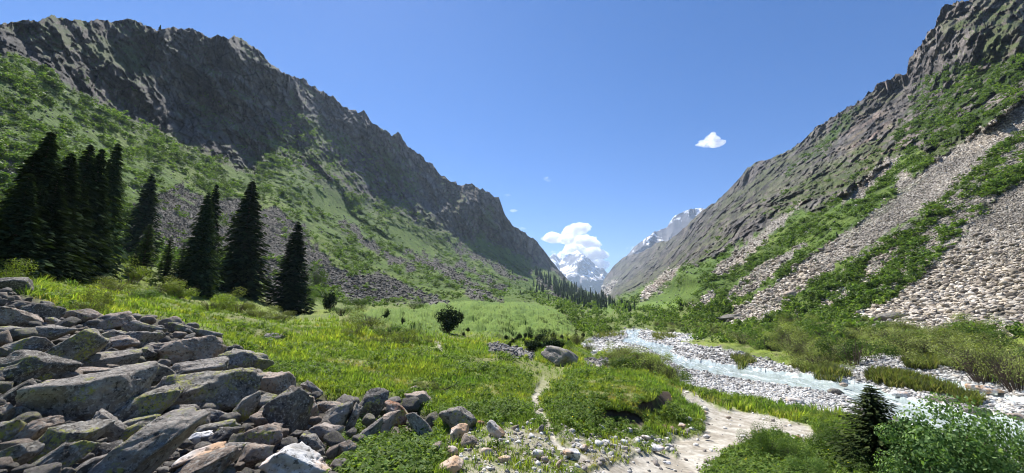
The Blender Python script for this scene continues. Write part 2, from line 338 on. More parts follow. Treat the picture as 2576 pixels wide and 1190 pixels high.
talusR = [[(2576,252),(2474,324),(2426,360),(2358,404),(2286,468),(2246,502),(2170,558),(2106,602),(2026,658),(1926,738),(1842,790),(1808,806),(1870,812),(1938,794),(2006,734),(2106,662),(2202,602),(2258,562),(2306,538),(2386,482),(2466,410),(2500,370),(2576,330),(2900,250),(2900,100)],
 [(2146,798),(2194,778),(2258,754),(2306,714),(2370,650),(2410,610),(2486,518),(2576,450),(2900,300),(2900,860),(2576,842),(2266,834),(2202,818),(2146,808)],
 [(2202,650),(2258,626),(2226,682),(2178,718),(2165,706)],[(2346,590),(2395,545),(2360,615),(2335,630)],
 [(2122,510),(2170,462),(2226,414),(2268,390),(2240,428),(2194,466),(2146,506)],[(2255,494),(2264,430),(2284,430),(2296,458),(2276,484)],
 [(1794,686),(1886,614),(1946,564),(2010,516),(1980,548),(1930,598),(1890,636),(1826,686),(1802,694)],
 [(1614,745),(1638,718),(1690,682),(1704,672),(1686,704),(1652,732),(1618,752)],
 [(1834,740),(1866,708),(1926,660),(1940,656),(1908,692),(1868,720),(1842,740)],[(1834,756),(1886,718),(1906,704),(1930,674),(2020,616),(1968,668),(1908,720),(1850,754)],
 [(1510,728),(1545,712),(1535,730),(1520,742)],[(1740,770),(1790,740),(1800,745),(1750,785)],[(2070,640),(2120,600),(2130,606),(2080,650)]]
midR = [[(1990,808),(2060,730),(2200,610),(2306,550),(2400,480),(2500,390),(2576,335),(2900,250),(2900,330),(2576,450),(2486,518),(2410,610),(2306,714),(2194,778),(2146,804)]]
meadowL = [[(812,499),(852,523),(900,552),(905,575),(868,562),(820,531)],[(972,559),(1028,580),(1068,608),(1104,645),(1064,645),(1004,613),(976,590)],[(1196,603),(1236,603),(1244,627),(1220,625)],[(560,405),(625,440),(630,460),(580,452)],[(720,394),(800,438),(856,490),(880,540),(840,520),(780,450)],[(310,460),(360,470),(370,520),(330,525)]]
fan = [(1090,752),(1156,752),(1276,745),(1332,764),(1396,773),(1428,800),(1446,831),(1440,845),(1264,853),(1164,838),(1050,850),(900,820),(860,790),(960,785),(1040,775)]
meadowR = [[(1590,778),(1630,755),(1690,722),(1750,705),(1770,715),(1740,745),(1700,775),(1650,785)],[(1480,790),(1520,762),(1560,775),(1540,790)]]
greenR = [[(1966,456),(2018,412),(2086,382),(2120,330),(2172,262),(2110,300),(2060,370),(2000,405)],[(2300,215),(2400,165),(2480,160),(2576,140),(2900,120),(2900,230),(2576,250),(2490,318),(2430,345),(2330,368),(2262,386),(2255,330),(2290,260)]]
gravel = [(1462,868),(1480,852),(1500,843),(1560,838),(1575,828),(1612,828),(1660,838),(1765,842),(1770,852),(1700,860),(1850,885),(1930,905),(2000,925),(2100,932),(2150,905),(2200,893),(2300,895),(2400,930),(2500,965),(2576,978),(2900,1000),(2900,1500),(2576,1230),(2450,1130),(2330,1085),(2260,1072),(2140,1048),(2050,1036),(1950,1020),(1850,1000),(1750,975),(1700,962),(1695,935),(1640,893),(1560,882),(1490,892)]
water_p = [[(1572,830),(1609,830),(1602,850),(1646,864),(1701,869),(1684,884),(1708,899),(1793,911),(1932,931),(2047,944),(2180,964),(2253,996),(2345,1010),(2432,1033),(2576,1050),(2900,1080),(2900,1260),(2576,1155),(2510,1122),(2262,1058),(2161,1012),(2116,994),(2024,975),(1932,961),(1839,948),(1747,930),(1710,920),(1669,896),(1637,882),(1609,868),(1558,858),(1580,847)],
 [(2190,929),(2300,937),(2400,960),(2500,984),(2576,1000),(2800,1020),(2800,1035),(2576,1014),(2480,996),(2390,974),(2290,950),(2200,940)]]
path_p = [[(1685,978),(1729,985),(1775,1006),(1816,1026),(1932,1040),(2024,1066),(2085,1108),(2060,1122),(1960,1092),(1900,1102),(1862,1130),(1816,1153),(1756,1200),(1740,1600),(1380,1600),(1430,1200),(1500,1172),(1600,1140),(1640,1130),(1700,1140),(1678,1110),(1765,1089),(1775,1048),(1725,1015)],
 [(1366,945),(1385,960),(1372,985),(1358,1003),(1372,1036),(1392,1070),(1412,1110),(1445,1126),(1500,1150),(1480,1170),(1430,1142),(1388,1118),(1365,1072),(1340,1035),(1335,1000),(1350,975)],[(1098,858),(1106,858),(1112,875),(1100,880)]]
earth_p = [[(1490,1022),(1530,1030),(1575,1036),(1614,1048),(1622,1076),(1590,1074),(1540,1064),(1496,1056)],[(1600,1014),(1640,1008),(1668,988),(1690,994),(1690,1018),(1664,1032),(1634,1042),(1608,1038)]]
pile_p = [(-90,690),(0,712),(60,742),(150,772),(200,800),(260,792),(340,792),(420,800),(530,832),(545,850),(600,872),(650,905),(670,940),(760,960),(800,985),(900,1000),(960,985),(1030,1010),(1090,1050),(1100,1092),(1000,1100),(900,1125),(860,1200),(860,1600),(-90,1600)]
m_rock = np.maximum(mask([rock_left], 7, 14), mask([rock_right], 7, 14))
m_mix = mask([mixL], 25, 20)
m_talL = mask(talusL, 5, 15); m_talR = mask(talusR, 4, 11, 4); m_mid = mask(midR, 8, 10) * (1 - m_talR)
m_small = mask(stripsmall, 3, 6)
m_mead = np.maximum(mask(meadowL, 5, 6), mask([fan], 6, 8)); m_meadR = mask(meadowR, 6, 8)
m_greenR = mask(greenR, 8, 16)
m_grav = mask([gravel], 2.5, 5); m_water = mask(water_p, 1.2, 3); m_path = mask(path_p, 7, 9); m_earth = mask(earth_p, 3, 5)
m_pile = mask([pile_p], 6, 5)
hill = sstep(60, 90, Rb) * sstep(-.02, .03, T)          # hillside vs valley floor
m_tal = np.clip(m_talL + m_talR + m_small, 0, 1)
slope_side = np.where(A < R_(6.5), 1., 0.)               # left wall

# ------------------------------------------------------------------ relief
scl = np.clip(Rb, 0, 3000)
def sub(msk, fn):
    out = np.zeros(X.shape, np.float32); i = np.nonzero(msk); out[i] = fn(i); return out
cl = np.clip(m_rock, 0, 1) * sstep(60, 110, Rb)
def cliff(i):
    r = Rb[i]; Lr = 330 * (np.maximum(r, 100) / 400.) ** .25; kk = np.clip(r / Lr, .5, 3.)
    x, y, z = Lr * np.sin(A[i]), Lr * np.cos(A[i]), Lr * T[i]
    qx = fbm(x, y, z, 60., 3, 41) * 22; qz = fbm(x, y, z, 50., 3, 47) * 18
    x2, y2, z2 = (x + qx), y + qz, (z + qx) * .7
    a = (ridged(x2, y2, z2, 120., 3, 11, .5) - .75) * 40 + (ridged(x2, y2, z2, 34., 4, 15, .58) - .75) * 15
    lv = .8
    d1, d2, idv = worley((x + qx * .25) / lv, (y + qz * .25) / lv, z * .55 / lv, 11., 33)
    d3, d4, id2 = worley((x + qx * .1) / lv, (y + qz * .1) / lv, z * .6 / lv, 4., 37)
    b = (idv - .5) * 10 * lv + (id2 - .5) * 5 * lv - d1 * 3 * lv - ridged(x, y, z, 5., 3, 53) * 3.2
    crk[i] = np.minimum(sstep(0, .1, d2 - d1) + .35, 1) * np.minimum(sstep(0, .12, d4 - d3) + .6, 1); cid[i] = .6 * id2 + .4 * idv
    ln = np.where(A[i] > R_(7), -.45, .45); u = (A[i] + T[i] * ln) * 330 + qx * .35; w_ = T[i] * 95; o_ = Lr * .12
    rib = (ridged(u, w_, o_, 30., 4, 57, .58) - .75) * 13 + (ridged(u, w_ * 1.3, o_ * 2, 9., 3, 58, .6) - .75) * 5 + (ridged(u, T[i] * 210, o_ * 3, 4.2, 3, 59, .65) - .75) * 3.2
    return (-(a * .5 + b * 1.0 + rib) + fbm(x, y, z, 2.5, 2, 29, .6) * .7) * kk
crk = np.ones(X.shape, np.float32); cid = crk * .5
dR = sub(cl > .01, cliff)
lim = 1.
dR = dR * cl ** 1.5 * lim * np.where(A > R_(7), 1.35, 1.)
def slope(i):
    Lr = np.where(Rb[i] < 150, Rb[i], 150 * (Rb[i] / 150.) ** .6); x, y, z = Lr * np.sin(A[i]), Lr * np.cos(A[i]), Lr * T[i]; kk = Rb[i] / Lr
    return (fbm(x * .6, y, z * .6, 40., 4, 61, .5) * 7 + ridged(x * .5, y, z * .5, 30., 3, 66) * -4 + fbm(x, y, z, 5., 4, 63, .6) * 2.2) * kk
sl_m = hill * (1 - cl)
dR += sub(sl_m > .01, slope) * sl_m * np.clip(Rb / 220., .25, 1.6) * (1 - .6 * m_tal) * (1 - .7*np.maximum(m_mead, m_meadR))
Rn = np.maximum(Rb + dR, Rb * .75)
X, Y, Z = Rn * np.sin(A), Rn * np.cos(A), Rn * T
# vertical relief on the gentle ground
fl = (1 - hill) * (1 - cl)
dz = fbm(X, Y, X * 0, 2.6, 5, 71, .5) * .10 * np.clip(Rb / 12., .5, 5) * (1 - m_water) * (1 - .7 * m_path) * (1 - .5 * m_grav)
fanr = mask([fan], 10, 4); dz += fanr * np.abs(fbm(X, Y * 1.6, X * 0, 3.4, 3, 77, .5)) * 1.5
dz -= m_water * .12 * np.clip(Rb / 25., 1, 4)
dz += m_water * (fbm(X * 1.2, Y, X * 0, 1.1, 4, 79, .62)) * .11 * np.clip(Rb / 30., 1, 2.5)
dz -= m_pile * .12
dz -= m_path * .05
dz += m_earth * 0
hb = sstep(0, 1, m_earth)
Z = Z + dz * np.where(fl > 0, fl, 0)
# undercut soil: the face recedes
Rn2 = hb * .22; X += Rn2 * np.sin(A); Y += Rn2 * np.cos(A)
# blocks of the talus
def blocks(i):
    lam = 2. ** np.clip(np.round(np.log2(Rb[i] / 100. + .25 * fbm(X[i], Y[i], Z[i], 8., 1, 4))), -.3, 3)
    lam = lam * np.where(A[i] > R_(6.5), .55, .8)
    d1, d2, idv = worley(X[i] / lam, Y[i] / lam, Z[i] * 1.6 / lam, 1.15, 5)
    bid[i] = idv; bed[i] = d2 - d1
    return (sstep(.0, .22, d2 - d1) * (.25 + .75 * idv) - .4) * lam
bid = np.zeros(X.shape, np.float32); bed = np.ones(X.shape, np.float32)
tm = (m_tal > .02) | (m_mid > .05) | (m_mix > .2)
bl = sub(tm, blocks); bl *= np.clip(m_tal + .5 * m_mid, 0, 1)
X -= bl * .35 * np.sin(A); Y -= bl * .35 * np.cos(A); Z += bl * .32
# river cobbles
def cobbles(i):
    lam = 2. ** np.clip(np.round(np.log2(Rb[i] / 60.)), -2, 1)
    d1, d2, idv = worley(X[i] / lam, Y[i] / lam, Z[i] * 0, 1., 9)
    bid[i] = idv; bed[i] = d2 - d1; return sstep(0, .3, d2 - d1) * (.3 + .7 * idv) * lam
gm = (m_grav > .02) & (m_water < .9)
cb_ = sub(gm, cobbles) * m_grav * (1 - m_water); Z += cb_ * .07

# normals
P3 = np.stack([X, Y, Z], -1)
du = np.gradient(P3, axis=0); dv = np.gradient(P3, axis=1); NN = np.cross(du, dv); NN /= np.linalg.norm(NN, axis=-1, keepdims=True) + 1e-9
NN *= np.sign(np.sum(NN * -P3, -1, keepdims=True) + 1e-9); nz = NN[..., 2]

# ------------------------------------------------------------------ albedo
C = np.zeros(X.shape + (3,), np.float32)
def lerp(a, b, m): return a + (b - a) * m[..., None]
def colr(*c): return np.array(c, np.float32)
Lq = np.where(Rb < 150, Rb, 150 * (np.maximum(Rb, 1) / 150.) ** .6); Xq, Yq, Zq = Lq * np.sin(A), Lq * np.cos(A), Lq * T
nf = fbm(Xq, Yq, Zq, 9., 5, 101, .6); nl = fbm(Xq, Yq, Zq, 38., 4, 105, .6); ns = fbm(X, Y, Z, 1.1, 3, 109, .6)
g1 = colr(.17, .22, .035); g2 = colr(.11, .15, .03); g3 = colr(.21, .23, .07)
C[:] = lerp(lerp(g2, g1, sstep(-.3, .4, nf)), g3, sstep(.1, .6, ns) * .6)
C = lerp(C, colr(.20, .185, .09), sstep(.18, .42, fbm(X, Y, Z * 0, 2.2, 4, 29, .6)) * .6)
# hillside vegetation: bright grass with darker scrub
scrub = colr(.045, .085, .020)
hv = lerp(lerp(colr(.11, .18, .035), colr(.16, .22, .045), sstep(-.4, .4, nl)), scrub, sstep(-.15, .25, nf + nl * .5) * .6)
C = lerp(C, hv, hill)
C = lerp(C, lerp(colr(.13, .20, .035), colr(.095, .16, .028), sstep(-.3, .3, nf)), np.maximum(m_mead, m_meadR) * .9)
fx = fanr * sstep(.0, .12, np.abs(fbm(X, Y * 1.6, X * 0, 3.4, 3, 77, .5)))
C = lerp(C, colr(.075, .14, .02), (fanr - fx).clip(0, 1) * .9)
# rock
warm = sstep(-.2, .5, nl)
rk = lerp(lerp(colr(.115, .107, .10), colr(.19, .165, .145), sstep(-.5, .5, nf)), colr(.22, .175, .15), warm * .5)
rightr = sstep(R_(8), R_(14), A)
rk = lerp(rk * .85, rk * (1.12 - .45 * sstep(260, 520, Rb))[..., None], rightr)  # left wall: backlit shade partly put into the colour by darkening the rock
red = np.exp(-(((PXg - 2195) / 60) ** 2 + ((PYg - 370) / 90) ** 2)) + .5 * np.exp(-(((PXg - 2400) / 120) ** 2 + ((PYg - 440) / 40) ** 2))
rk = lerp(rk, colr(.32, .20, .15), np.clip(red, 0, 1) * .6 * sstep(-.2, .4, nf))
grit = fbm(A * 330, T * 240, Lq * .1, 5., 4, 163, .7)
rk = rk * (crk * (.6 + .8 * cid) * np.clip(1 + .55 * grit, .45, 1.6))[..., None]
ledge = sstep(.56, .78, nz + .16 * nf + .06 * (1 - rightr)) * sstep(-.35, .2, nl + .3 * nf)
ledge = np.maximum(ledge, sstep(.30, .55, nl + .35 * nf + .25 * (nz - .5)) * .9 * (Rb < 1300))
gl = ledge * (.85) * np.where(Rb > 900, .7, 1) * np.where((A > R_(7)) & (Rb > 300), .62, 1) * np.clip(1 + .6 * grit, .3, 1.1)
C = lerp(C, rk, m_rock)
C = lerp(C, lerp(colr(.065, .095, .028), colr(.10, .135, .035), sstep(-.3, .3, nf)), np.clip(gl, 0, 1) * m_rock)
C = lerp(C, lerp(hv, rk, sstep(.1, -.15, nf + nl * .7)), m_mix * .75)
C = lerp(C, lerp(colr(.06, .095, .022), rk, sstep(.0, .3, nf - nl * .4)), m_greenR)
# distant left crest catches pale rock
# talus
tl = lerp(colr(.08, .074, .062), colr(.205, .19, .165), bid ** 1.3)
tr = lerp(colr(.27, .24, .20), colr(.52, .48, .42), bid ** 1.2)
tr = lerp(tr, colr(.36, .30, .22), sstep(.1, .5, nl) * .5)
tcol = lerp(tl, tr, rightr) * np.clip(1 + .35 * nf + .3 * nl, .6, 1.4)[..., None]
lightstrip = mask([talusL[3]], 6, 3); tcol = lerp(tcol, tcol * 1.25, lightstrip)
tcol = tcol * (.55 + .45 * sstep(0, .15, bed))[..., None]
redt = mask([talusR[7]], 4, 2); tcol = lerp(tcol, colr(.24, .18, .16), redt)
patch = sstep(.25, .45, fbm(X * .6, Y, Z * .6, 14., 3, 131) + .1 * nf)
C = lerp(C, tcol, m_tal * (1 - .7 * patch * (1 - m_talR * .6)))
mp = sstep(-.08, .12, fbm(X * .4, Y, Z * .4, 13., 4, 135, .6))
C = lerp(C, lerp(lerp(colr(.055, .085, .02), colr(.085, .12, .03), sstep(-.3, .3, nf)), tcol, mp), m_mid)
# valley floor bushes ground, gravel, water, path, earth
C = lerp(C, colr(.10, .13, .04), (1 - hill) * sstep(60, 100, Rb) * (1 - np.maximum(m_mead, m_meadR)) * .6)
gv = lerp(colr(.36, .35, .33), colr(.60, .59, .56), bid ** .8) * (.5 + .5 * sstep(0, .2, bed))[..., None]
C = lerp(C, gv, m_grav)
pt = lerp(colr(.30, .265, .21), colr(.45, .415, .35), sstep(-.4, .4, fbm(X, Y, X * 0, .5, 4, 141, .6)))
pm = m_path * sstep(-.75, -.45, fbm(X, Y, X * 0, .8, 4, 143, .6) + (m_path - .5) * .9)
C = lerp(C, pt, pm)
C = lerp(C, colr(.06, .042, .028), m_earth * sstep(-.4, 0, ns + .3))
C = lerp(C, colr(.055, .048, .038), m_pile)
dust = mask([[(1130,1075),(1400,1075),(1500,1090),(1700,1085),(1780,1060),(1790,1180),(1700,1300),(1000,1300),(1100,1150)]], 20, 22) * (1 - m_path)
C = lerp(C, lerp(colr(.30, .27, .20), colr(.10, .13, .03), sstep(.0, .3, fbm(X, Y, X * 0, .55, 4, 147, .6))), dust * .85)
trail = mask([[(1290,905),(1420,905),(1440,930),(1400,960),(1360,985),(1330,950)]], 14, 10)
C = lerp(C, colr(.20, .21, .075), trail * .7)

# ------------------------------------------------------------------ split the sheet into the setting's objects
cls = np.zeros(X.shape, np.int8)                      # 0 meadow
cls[(hill > .5) & (A < R_(6.5))] = 1                  # left mountain
cls[(hill > .5) & (A >= R_(6.5))] = 2                 # right mountain
cls[(m_grav > .5)] = 3; cls[m_path > .55] = 4; cls[m_water > .5] = 5
# backside rows
k = [1.12, 1.5, 2.6]; zz = [.93, .55, .0]
Xe, Ye, Ze = X[:, -1:], Y[:, -1:], Z[:, -1:]
bx = np.concatenate([X] + [Xe * q for q in k], 1); by = np.concatenate([Y] + [Ye * q for q in k], 1); bz = np.concatenate([Z] + [Ze * q for q in zz], 1)
bc = np.concatenate([C] + [C[:, -1:]] * 3, 1); bcls = np.concatenate([cls] + [cls[:, -1:]] * 3, 1)
nc, nr = bx.shape
VV = np.stack([bx, by, bz], -1).reshape(-1, 3); CC = bc.reshape(-1, 3)
idx = np.arange(nc * nr).reshape(nc, nr)
Q = np.stack([idx[:-1, :-1], idx[1:, :-1], idx[1:, 1:], idx[:-1, 1:]], -1).reshape(-1, 4)
qc = bcls[:-1, :-1].reshape(-1)
def water_mat():
    m, n, out = new_mat('river_water'); L = n.links.new
    geo = N(n, 'ShaderNodeNewGeometry')
    mp_ = N(n, 'ShaderNodeMapping'); mp_.inputs['Rotation'].default_value = (0, 0, R_(38)); mp_.inputs['Scale'].default_value = (.9, .3, 1); L(geo.outputs['Position'], mp_.inputs[0])
    a = N(n, 'ShaderNodeTexNoise'); a.inputs['Scale'].default_value = 1.5; a.inputs['Detail'].default_value = 9; a.inputs['Roughness'].default_value = .68; a.inputs['Distortion'].default_value = .8; L(mp_.outputs[0], a.inputs['Vector'])
    r = N(n, 'ShaderNodeMapRange'); r.inputs[1].default_value = .50; r.inputs[2].default_value = .74; L(a.outputs[0], r.inputs[0])
    mx = N(n, 'ShaderNodeMix', data_type='RGBA'); mx.inputs[6].default_value = (.40, .46, .43, 1); mx.inputs[7].default_value = (.80, .83, .82, 1); L(r.outputs[0], mx.inputs[0])
    b = N(n, 'ShaderNodeBsdfPrincipled'); L(mx.outputs[2], b.inputs['Base Color']); 
    rr = N(n, 'ShaderNodeMapRange'); rr.inputs[3].default_value = .12; rr.inputs[4].default_value = .6; L(r.outputs[0], rr.inputs[0]); L(rr.outputs[0], b.inputs['Roughness'])
    bu = N(n, 'ShaderNodeBump'); bu.inputs['Strength'].default_value = .6; bu.inputs['Distance'].default_value = .18; L(a.outputs[0], bu.inputs['Height']); L(bu.outputs[0], b.inputs['Normal'])
    L(b.outputs[0], out.inputs[0]); return m
M_water = water_mat()
for ci, nm, mt, lb in ((0, 'ground', M_near, 'green meadow and valley floor'), (1, 'mountain', M_far, 'steep valley wall, dark backlit cliffs above green scrub'), (2, 'mountain', M_far, 'sunlit valley wall of cliffs and pale scree'),
                       (3, 'river_bank', M_scree, 'pale cobble bed of the river'), (4, 'path', M_near, 'dusty pale footpath'), (5, 'river', M_water, 'milky blue mountain river')):
    q = Q[qc == ci]
    if not len(q): continue
    u, inv = np.unique(q, return_inverse=True)
    o = mesh(nm, VV[u], inv.reshape(-1, 4), mt, CC[u], smooth=(ci in (0, 4, 5)))
    tag(o, lb, nm.replace('_', ' '), kind='structure')
# disc under the camera so the sheet closes
b0 = VV[idx[:, 0]]; n0 = len(b0)
Vd = np.concatenate([b0, [[0, 0, b0[:, 2].mean()]]]); 
mesh('ground', Vd, np.stack([np.arange(n0 - 1), np.arange(1, n0), np.full(n0 - 1, n0)], 1), M_near, np.tile(colr(.06, .06, .04), (n0 + 1, 1)))['kind'] = 'structure'

# ------------------------------------------------------------------ picture lookup for placing things on the ground
PXs, PYs = proj(P3.reshape(-1, 3)); PXs = PXs.reshape(X.shape); PYs = PYs.reshape(X.shape)
def grid_at(px, py):
    a, t = ray(px, py); e = math.atan(t)
    i = int(np.argmin(np.abs(acol - a))); j = int(np.clip(np.searchsorted(E[i], e), 0, NR - 1)); return i, j
def hit(px, py):
    i, j = grid_at(px, py); return P3[i, j].copy(), float(np.hypot(X[i, j], Y[i, j]))
inview = (PXs > -60) & (PXs < 2636) & (PYs < 1260) & (PYs > -60)

def scatter(wmap, n, seed, power=0.):
    """pick n grid points with probability wmap (per picture area) """
    r = np.random.default_rng(seed); wv = (wmap * inview).ravel().astype(float); cs = np.cumsum(wv); 
    k_ = np.searchsorted(cs, r.random(n) * cs[-1]); i, j = np.unravel_index(np.clip(k_, 0, wv.size - 1), X.shape)
    i2 = np.clip(i + 1, 0, X.shape[0] - 1); j2 = np.clip(j + 1, 0, NR - 1); f, g = r.random(n)[:, None], r.random(n)[:, None]
    return P3[i, j] * (1 - f) * (1 - g) + P3[i2, j] * f * (1 - g) + P3[i, j2] * (1 - f) * g + P3[i2, j2] * f * g, i, j

# ------------------------------------------------------------------ far mountains as relief meshes of their own
def peak(name, label, sil, base_py, Rtop, Rbase, lam, amp, snow, step=1.6, seed=0, nrows=120, rockc=(.15, .145, .15), jg=3.):
    sp = np.array(sil, float); x = np.arange(sp[0, 0], sp[-1, 0], step)
    top = np.interp(x, sp[:, 0], sp[:, 1]) + fbm(x, x * 0, x * 0, 14., 4, seed + 5, .6) * jg
    t = np.linspace(0, 1, nrows)[None]; py = base_py + (top[:, None] - base_py) * t; pxx = np.repeat(x[:, None], nrows, 1)
    a, tt = ray(pxx, py); Rr = Rbase + (Rtop - Rbase) * t ** 1.2
    xx, yy, zz_ = Rr * np.sin(a), Rr * np.cos(a), Rr * tt
    d = ridged(xx, yy * .6, zz_ * .6, lam, 6, seed, .55)
    Rr = Rr - (d - .8) * amp
    xx, yy, zz_ = Rr * np.sin(a), Rr * np.cos(a), Rr * tt
    p3 = np.stack([xx, yy, zz_], -1); nn = np.cross(np.gradient(p3, axis=0), np.gradient(p3, axis=1)); nn /= np.linalg.norm(nn, axis=-1, keepdims=True) + 1e-9
    nn *= np.sign(np.sum(nn * -p3, -1, keepdims=True)); 
    sn = snow(pxx, py, t + 0 * pxx, nn[..., 2], fbm(xx, yy, zz_, lam * .35, 5, seed + 9, .6))
    c = lerp(lerp(colr(*rockc) * .8, colr(*rockc) * 1.25, sstep(-.4, .4, fbm(xx, yy, zz_, lam * .5, 4, seed + 3))), colr(.86, .88, .92), np.clip(sn, 0, 1))
    # far side
    p4 = np.concatenate([p3, p3[:, -1:] * np.array([1.04, 1.04, .8]), p3[:, -1:] * np.array([1.14, 1.14, .0])], 1); c4 = np.concatenate([c, c[:, -1:], c[:, -1:]], 1)
    ii = np.arange(p4.shape[0] * p4.shape[1]).reshape(p4.shape[:2]); q = np.stack([ii[:-1, :-1], ii[1:, :-1], ii[1:, 1:], ii[:-1, 1:]], -1).reshape(-1, 4)
    o = mesh(name, p4.reshape(-1, 3), q, M_peak, c4.reshape(-1, 3)); tag(o, label, 'mountain', kind='structure')
peak('mountain', 'snow streaked peak at the head of the valley', [(1330,760),(1362,690),(1372,660),(1383,646),(1390,638),(1397,636),(1403,645),(1408,652),(1414,643),(1428,640),(1440,634),(1452,630),(1462,637),(1475,645),(1487,655),(1500,668),(1510,676),(1517,672),(1524,682),(1540,700),(1560,740)], 775, 6600, 5300, 620, 520,
     lambda x, y, t, n, f: sstep(.05, .18, f * 1.4 - .08 + (t - .86) * .9 + .25 * (n - .5)) * sstep(.18, .42, t), seed=310, rockc=(.15, .14, .145))
peak('mountain', 'snow capped ridge behind the right valley wall', [(1540,690),(1560,660),(1580,640),(1594,622),(1618,604),(1642,586),(1678,570),(1686,558),(1694,546),(1714,534),(1734,526),(1765,523),(1790,530),(1830,545)], 700, 3700, 3300, 330, 220,
     lambda x, y, t, n, f: sstep(.05, .2, f * 1.4 - .22 + (t - .98) * 2.2 + .2 * (n - .5)), seed=330, jg=3.)
peak('mountain', 'small snow patched crest behind the right ridge', [(1915,430),(1935,402),(1950,396),(1965,388),(1985,378),(2000,372),(2020,372),(2060,370)], 470, 1500, 1400, 90, 40,
     lambda x, y, t, n, f: sstep(.0, .2, f + .2), seed=350, jg=1.5, nrows=40)
# ------------------------------------------------------------------ rocks
import bmesh
def ico(sub):
    b = bmesh.new(); bmesh.ops.create_icosphere(b, subdivisions=sub, radius=1.0)
    V = np.array([v.co[:] for v in b.verts]); Fc = np.array([[v.index for v in f.verts] for f in b.faces]); b.free(); return V, Fc
ICO = {k: ico(k) for k in (1, 2, 3, 4, 5)}
def rock_shape(seed, sub=3, npl=13, rough=.06, sharp=70):
    r = np.random.default_rng(seed); V, Fc = ICO[sub]
    n = r.normal(size=(npl, 3)); n /= np.linalg.norm(n, axis=1, keepdims=True)
    q = np.linalg.qr(r.normal(size=(3, 3)) * .5 + np.eye(3))[0]
    n = np.concatenate([n, q, -q]); h = r.uniform(.62, .95, len(n)); h[-6:] = r.uniform(.6, .8, 6)
    d = V @ n.T; inv = np.where(d > .05, d / h, 0.05)
    rr = 1 / (np.sum(inv ** sharp, 1) ** (1 / sharp))
    P = V * rr[:, None]
    o = seed * 3.7
    k = fbm(P[:, 0] + o, P[:, 1], P[:, 2], .9, 5, seed, .55) * rough * 1.6
    # parallel fractures
    st = P @ q[0]; k -= .035 * (np.abs(vnoise(st * 5 + o, st * 0 + fbm(P[:, 0], P[:, 1], P[:, 2], 1.5, 2, 5) * .8, st * 0, seed)) < .09)
    P = P + V * k[:, None]
    P -= (P.max(0) + P.min(0)) / 2; P /= (P.max(0) - P.min(0)).max() / 2 * np.array([1, 1, 1])
    return P, Fc
def fwd_dist(p): return p[1] * cp + p[2] * sp_
placed = []
def put_rock(bb, tilt=0., mat=None, seed=0, label=None, sub=4, group='rocks of the boulder pile', sink=.6, depth=.85, npl=13, near=None, grow=1.08, cat='rock', rough=.06):
    x0, y0, x1, y1 = bb; cx, cy = (x0 + x1) / 2, (y0 + y1) / 2
    p, R = hit(cx, cy + (y1 - cy) * sink)
    if near: R = near
    c = point(cx, cy, R); D = fwd_dist(c); a = math.atan2(c[0], c[1])
    Wd, Ht = (x1 - x0) / F * D * grow, (y1 - y0) / F * D * grow
    if x0 < 250 or x1 > 2300: Wd *= .85
    V, Fc = rock_shape(seed, sub, npl, rough)
    # long axis follows the tilt
    t = R_(tilt)
    if tilt:
        L = max(Wd, Ht) * 1.02; B = max(.45 * min(Wd, Ht), Ht * math.cos(abs(t)) - .5 * Wd * math.sin(abs(t)), .25 * L); sx, sz = L / 2, B / 2
    else: sx, sz = Wd / 2, Ht / 2
    ext = V.max(0) - V.min(0); V = V / ext * 2
    V = V * np.array([sx, depth * max(.8 * sz, (sx + sz) / 2), sz])
    c_, s_ = math.cos(t), math.sin(t); V = np.stack([V[:, 0] * c_ - V[:, 2] * s_, V[:, 1], V[:, 0] * s_ + V[:, 2] * c_], 1)
    if tilt:
        e = V.max(0) - V.min(0); V[:, 0] *= Wd / e[0]; V[:, 2] *= Ht / e[2]
    ca_, sa_ = math.cos(-a), math.sin(-a); V = np.stack([V[:, 0] * ca_ - V[:, 1] * sa_, V[:, 0] * sa_ + V[:, 1] * ca_, V[:, 2]], 1)
    o = mesh('rock' if cat == 'rock' else 'boulder', V, Fc, mat or M_rockA, smooth=True); o.location = c
    tag(o, label, cat, group); placed.append((cx, cy, x1 - x0, y1 - y0, o)); return o
def c5(*b): return (b[0] * .4, 714 + b[1] * .4, b[2] * .4, 714 + b[3] * .4)
A_, Y_, P_, O_, W_, D_ = M_rockA, M_rockY, M_rockP, M_rockO, M_rockW, M_rockD
